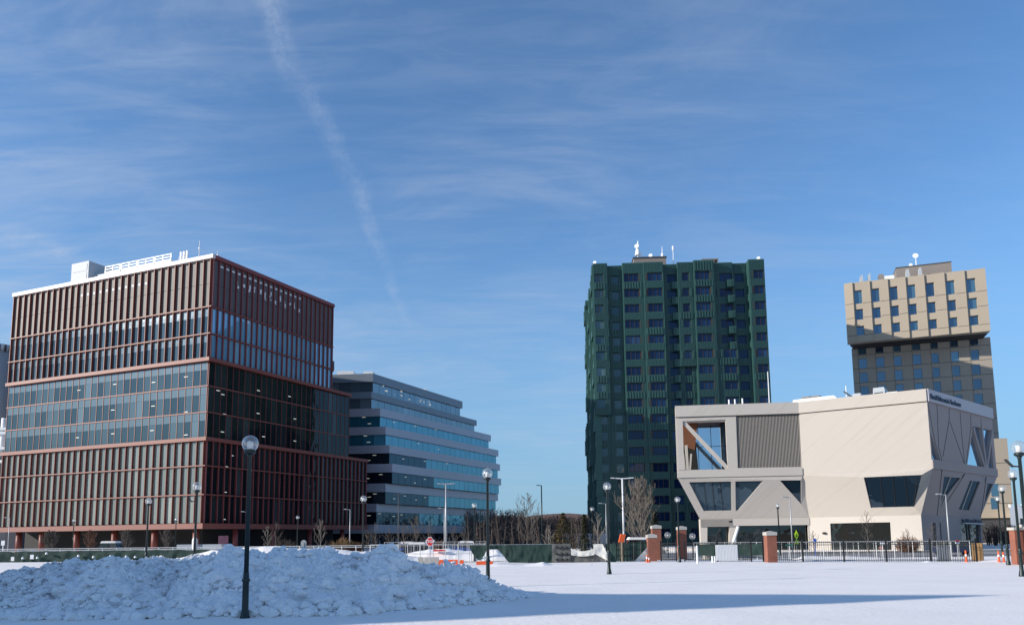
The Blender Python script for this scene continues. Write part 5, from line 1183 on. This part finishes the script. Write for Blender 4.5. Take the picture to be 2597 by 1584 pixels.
spec=[(700,1322,95,'bare young tree before the dark right face of the red block, left of three'),(679,1334,96,'slim bare sapling just left of the fuller tree before the red block'),(814,1318,96,'bare birch before the right end of the red block'),
(931,1342,92,'bare young tree just right of the globe lamp before the glass block'),(953,1326,88,'fuller bare tree at the left end of the glass block base'),(987,1340,90,'thin bare sapling behind the peak of the snow heap'),(1024,1325,88,'broad bare tree left of the stop sign'),
(1055,1308,92,'tall bare tree behind and left of the stop sign'),(1088,1318,86,'bare tree directly behind the stop sign'),(1150,1332,88,'bare tree right of the twin headed pole'),(1179,1336,90,'last bare tree at the right end of the glass block'),
(1336,1252,92,'tall bare tree alone against the sky in the gap'),(1391,1330,85,'bushy bare tree right of the dark pole in the gap'),(1515,1300,82,'tall thin bare tree before the green tower corner'),
(2062,1345,82,'faint sapling before the lit ground wall left of the window'),(2197,1296,86,'bare young tree before the dark ground floor window'),(2300,1340,84,'small bare tree before the lit corner of the timber building'),(2362,1325,84,'reddish sapling by the shaded side wall'),(1355,1338,88,'small grey bare tree left of the dark pole in the gap')]
for i,(px,pyt,Y,lab) in enumerate(spec):
    q=P(px,pyt,Y); hh=q.z
    btree(lab,q.x,Y,hh,hh*.36,i+3,barkl if i in (1,2,12,13) else bark,G,up=.5,nb=15 if hh<5 else 20,rad=.045+.006*hh,lv=2 if hh<4.6 else 3,minr=.011)
q=P(1623,1215,80); btree('large upright bare tree in front of the green tower',q.x,80,q.z,q.z*.40,77,mat('large_tree_bark',(.13,.11,.09),.9,var=.3,vs=3),None,trunk0=.10,up=.52,nb=40,rad=.14,lv=3,minr=.014)  # bark tone between the grey and the pale ones
for px,pyt,sd_,lab in ((124,1345,1,'dark bare shrub tree in the first bay under the red block'),(136,1346,2,'thin shrub beside it under the red block'),(231,1345,3,'brown leaved shrub tree in the third bay under the red block'),(323,1344,4,'dark bare tree in the fourth bay under the red block'),(424,1344,5,'dark bare tree in the fifth bay under the red block')):
    q=P(px,pyt,108); btree(lab,q.x,108,q.z,1.3,sd_+50,russet if sd_==3 else bark,'shrub trees in front of the red block columns',up=.5,nb=26,rad=.07,lv=3,minr=.02)
# brown bushes before red block right face
def bush(lab,px,Y,w_,h,mt,seed,grp='brown winter bushes by the glass block'):
    rnd=random.Random(seed); p=P(px,1390,Y); m=MB()
    for i in range(300):
        a=rnd.uniform(0,6.28); e=rnd.uniform(.15,1); r=rnd.random()**.5; base=Vector((p.x+rnd.gauss(0,w_*.18),Y+rnd.gauss(0,.4),0)); tip_=Vector((p.x+math.cos(a)*w_*.5*r*e**.3,Y+math.sin(a)*1.2*r,h*e*(1-.35*r*r)))
        m.tube(base.lerp(tip_,.3),tip_,.03,.014,3,False)
        for _ in range(2): m.tube(tip_.lerp(base,.25),tip_+Vector((rnd.gauss(0,.2),rnd.gauss(0,.2),rnd.gauss(0,.18))),.016,.01,3,False)
    tag(m.build('bush',mt,None,recalc=False),lab,'bush',grp)
tan=mat('tan_twigs',(.17,.105,.05),.95,var=.4,vs=1)
bush('large tan bush before the right end of the red block',869,98,3.8,2.4,tan,1); bush('smaller russet bush right of the tan one',903,98,2.4,1.7,russet,2); bush('russet bush behind the stop sign to its right',1116,92,1.8,1.9,russet,3); bush('dark twiggy bush left of the pale birch',722,100,3,2.3,barkd,4)
bush('low reddish bush at the foot of the lit timber corner',2302,86,3,1.9,russet,5)
# conifers
def conifer(lab,px,pyt,Y,w_,mt,seed):
    rnd=random.Random(seed); q=P(px,pyt,Y); h=q.z; t=thing('conifer',lab,'conifer',(q.x,Y,0)); MB().tube((q.x,Y,0),(q.x,Y,h),.14,.02,6).build('trunk',bark,t); m=MB()
    for i in range(1500):
        z=rnd.random()**1.3*h; s=1-z/h; a=rnd.uniform(0,6.28); r=w_/2*(s**.9)*(.35+.65*rnd.random())*(1+.35*math.sin(a*3+z*2)*math.sin(z*4)); p=Vector((q.x+math.cos(a)*r,Y+math.sin(a)*r,z-.15*r+.25)); L=.16+.22*rnd.random()
        d=Vector((math.cos(a),math.sin(a),rnd.uniform(-.5,.3))); s2=Vector((-math.sin(a),math.cos(a),rnd.uniform(-.3,.3)))*L*.45
        m.add([p-s2,p+d*L,p+s2],[(0,1,2)])
    m.build('crown',mt,t,recalc=False)
conifer('broad olive conifer in the gap between the office block and the green tower',1427,1305,92,4.6,evero,1)
conifer('narrow dark conifer right of the olive one in the gap',1482,1308,100,1.5,ever,2)
conifer('dark green conifer behind the large bare tree',1660,1300,96,2.6,ever,4)
# distant treeline, too dense to count
rnd=random.Random(9); m=MB()
for i in range(1000):
    px=rnd.uniform(1180,1520); Y=rnd.uniform(130,330); x=P(px,1340,Y).x; hh=rnd.uniform(3.5,6.5)*(1.25 if px<1330 else 1)*(Y/170)**.8
    b=Vector((x,Y,0)); tp=Vector((x+rnd.gauss(0,.5),Y,hh)); m.tube(b,tp,.16*Y/200,.03,3,False)
    for k in range(9):
        s=rnd.uniform(.2,.95); p=b.lerp(tp,s); d=Vector((rnd.gauss(0,1),rnd.gauss(0,.4),rnd.uniform(.3,1.3))).normalized()*hh*.3*(1.1-s*.6); m.tube(p,p+d,.06*Y/200,.03*Y/200,3,False)
tag(m.build('distant_woods',barkd,None,recalc=False),kind='stuff')
m=MB()
for i in range(900):
    px=rnd.uniform(2500,2680); Y=rnd.uniform(120,260); x=P(px,1340,Y).x; hh=rnd.uniform(1.5,3.2)
    m.tube((x,Y,0),(x+rnd.gauss(0,.3),Y,hh),.12,.03,3,False)
    for k in range(5): z=hh*rnd.uniform(.3,1); m.tube((x,Y,z),(x+rnd.gauss(0,.8),Y,z+rnd.uniform(.2,1)),.05,.03,3,False)
tag(m.build('distant_woods',barkd,None,recalc=False),kind='stuff')
c=P(1480,1375,150); tag(MB().box(c.x-3,c.x+4.5,150,156,0,2.6).build('low_building',lgrey,None),'small pale low building seen through the gap beside the green tower','building')
c=P(2580,1320,140); t=thing('distant_building','pale distant building beyond the brick wall at the right edge','building',(c.x,140,0)); zt_=P(2580,1285,140).z; MB().prism([(c.x-1.2,140),(c.x+14,140),(c.x+22,152),(c.x+7,152)],0,zt_).build('wall',white,t)
m=MB(); [m.box(c.x-1.0+i*1.1,c.x-.5+i*1.1,140,140.5,zt_,zt_+.5) for i in range(12)]; m.build('parapet',white,t); m=MB(); [m.box(c.x+.5+i*2.5,c.x+2+i*2.5,139.9,140,zt_-3.3,zt_-2) for i in range(5)]; m.build('window_strip',g_confd,t)
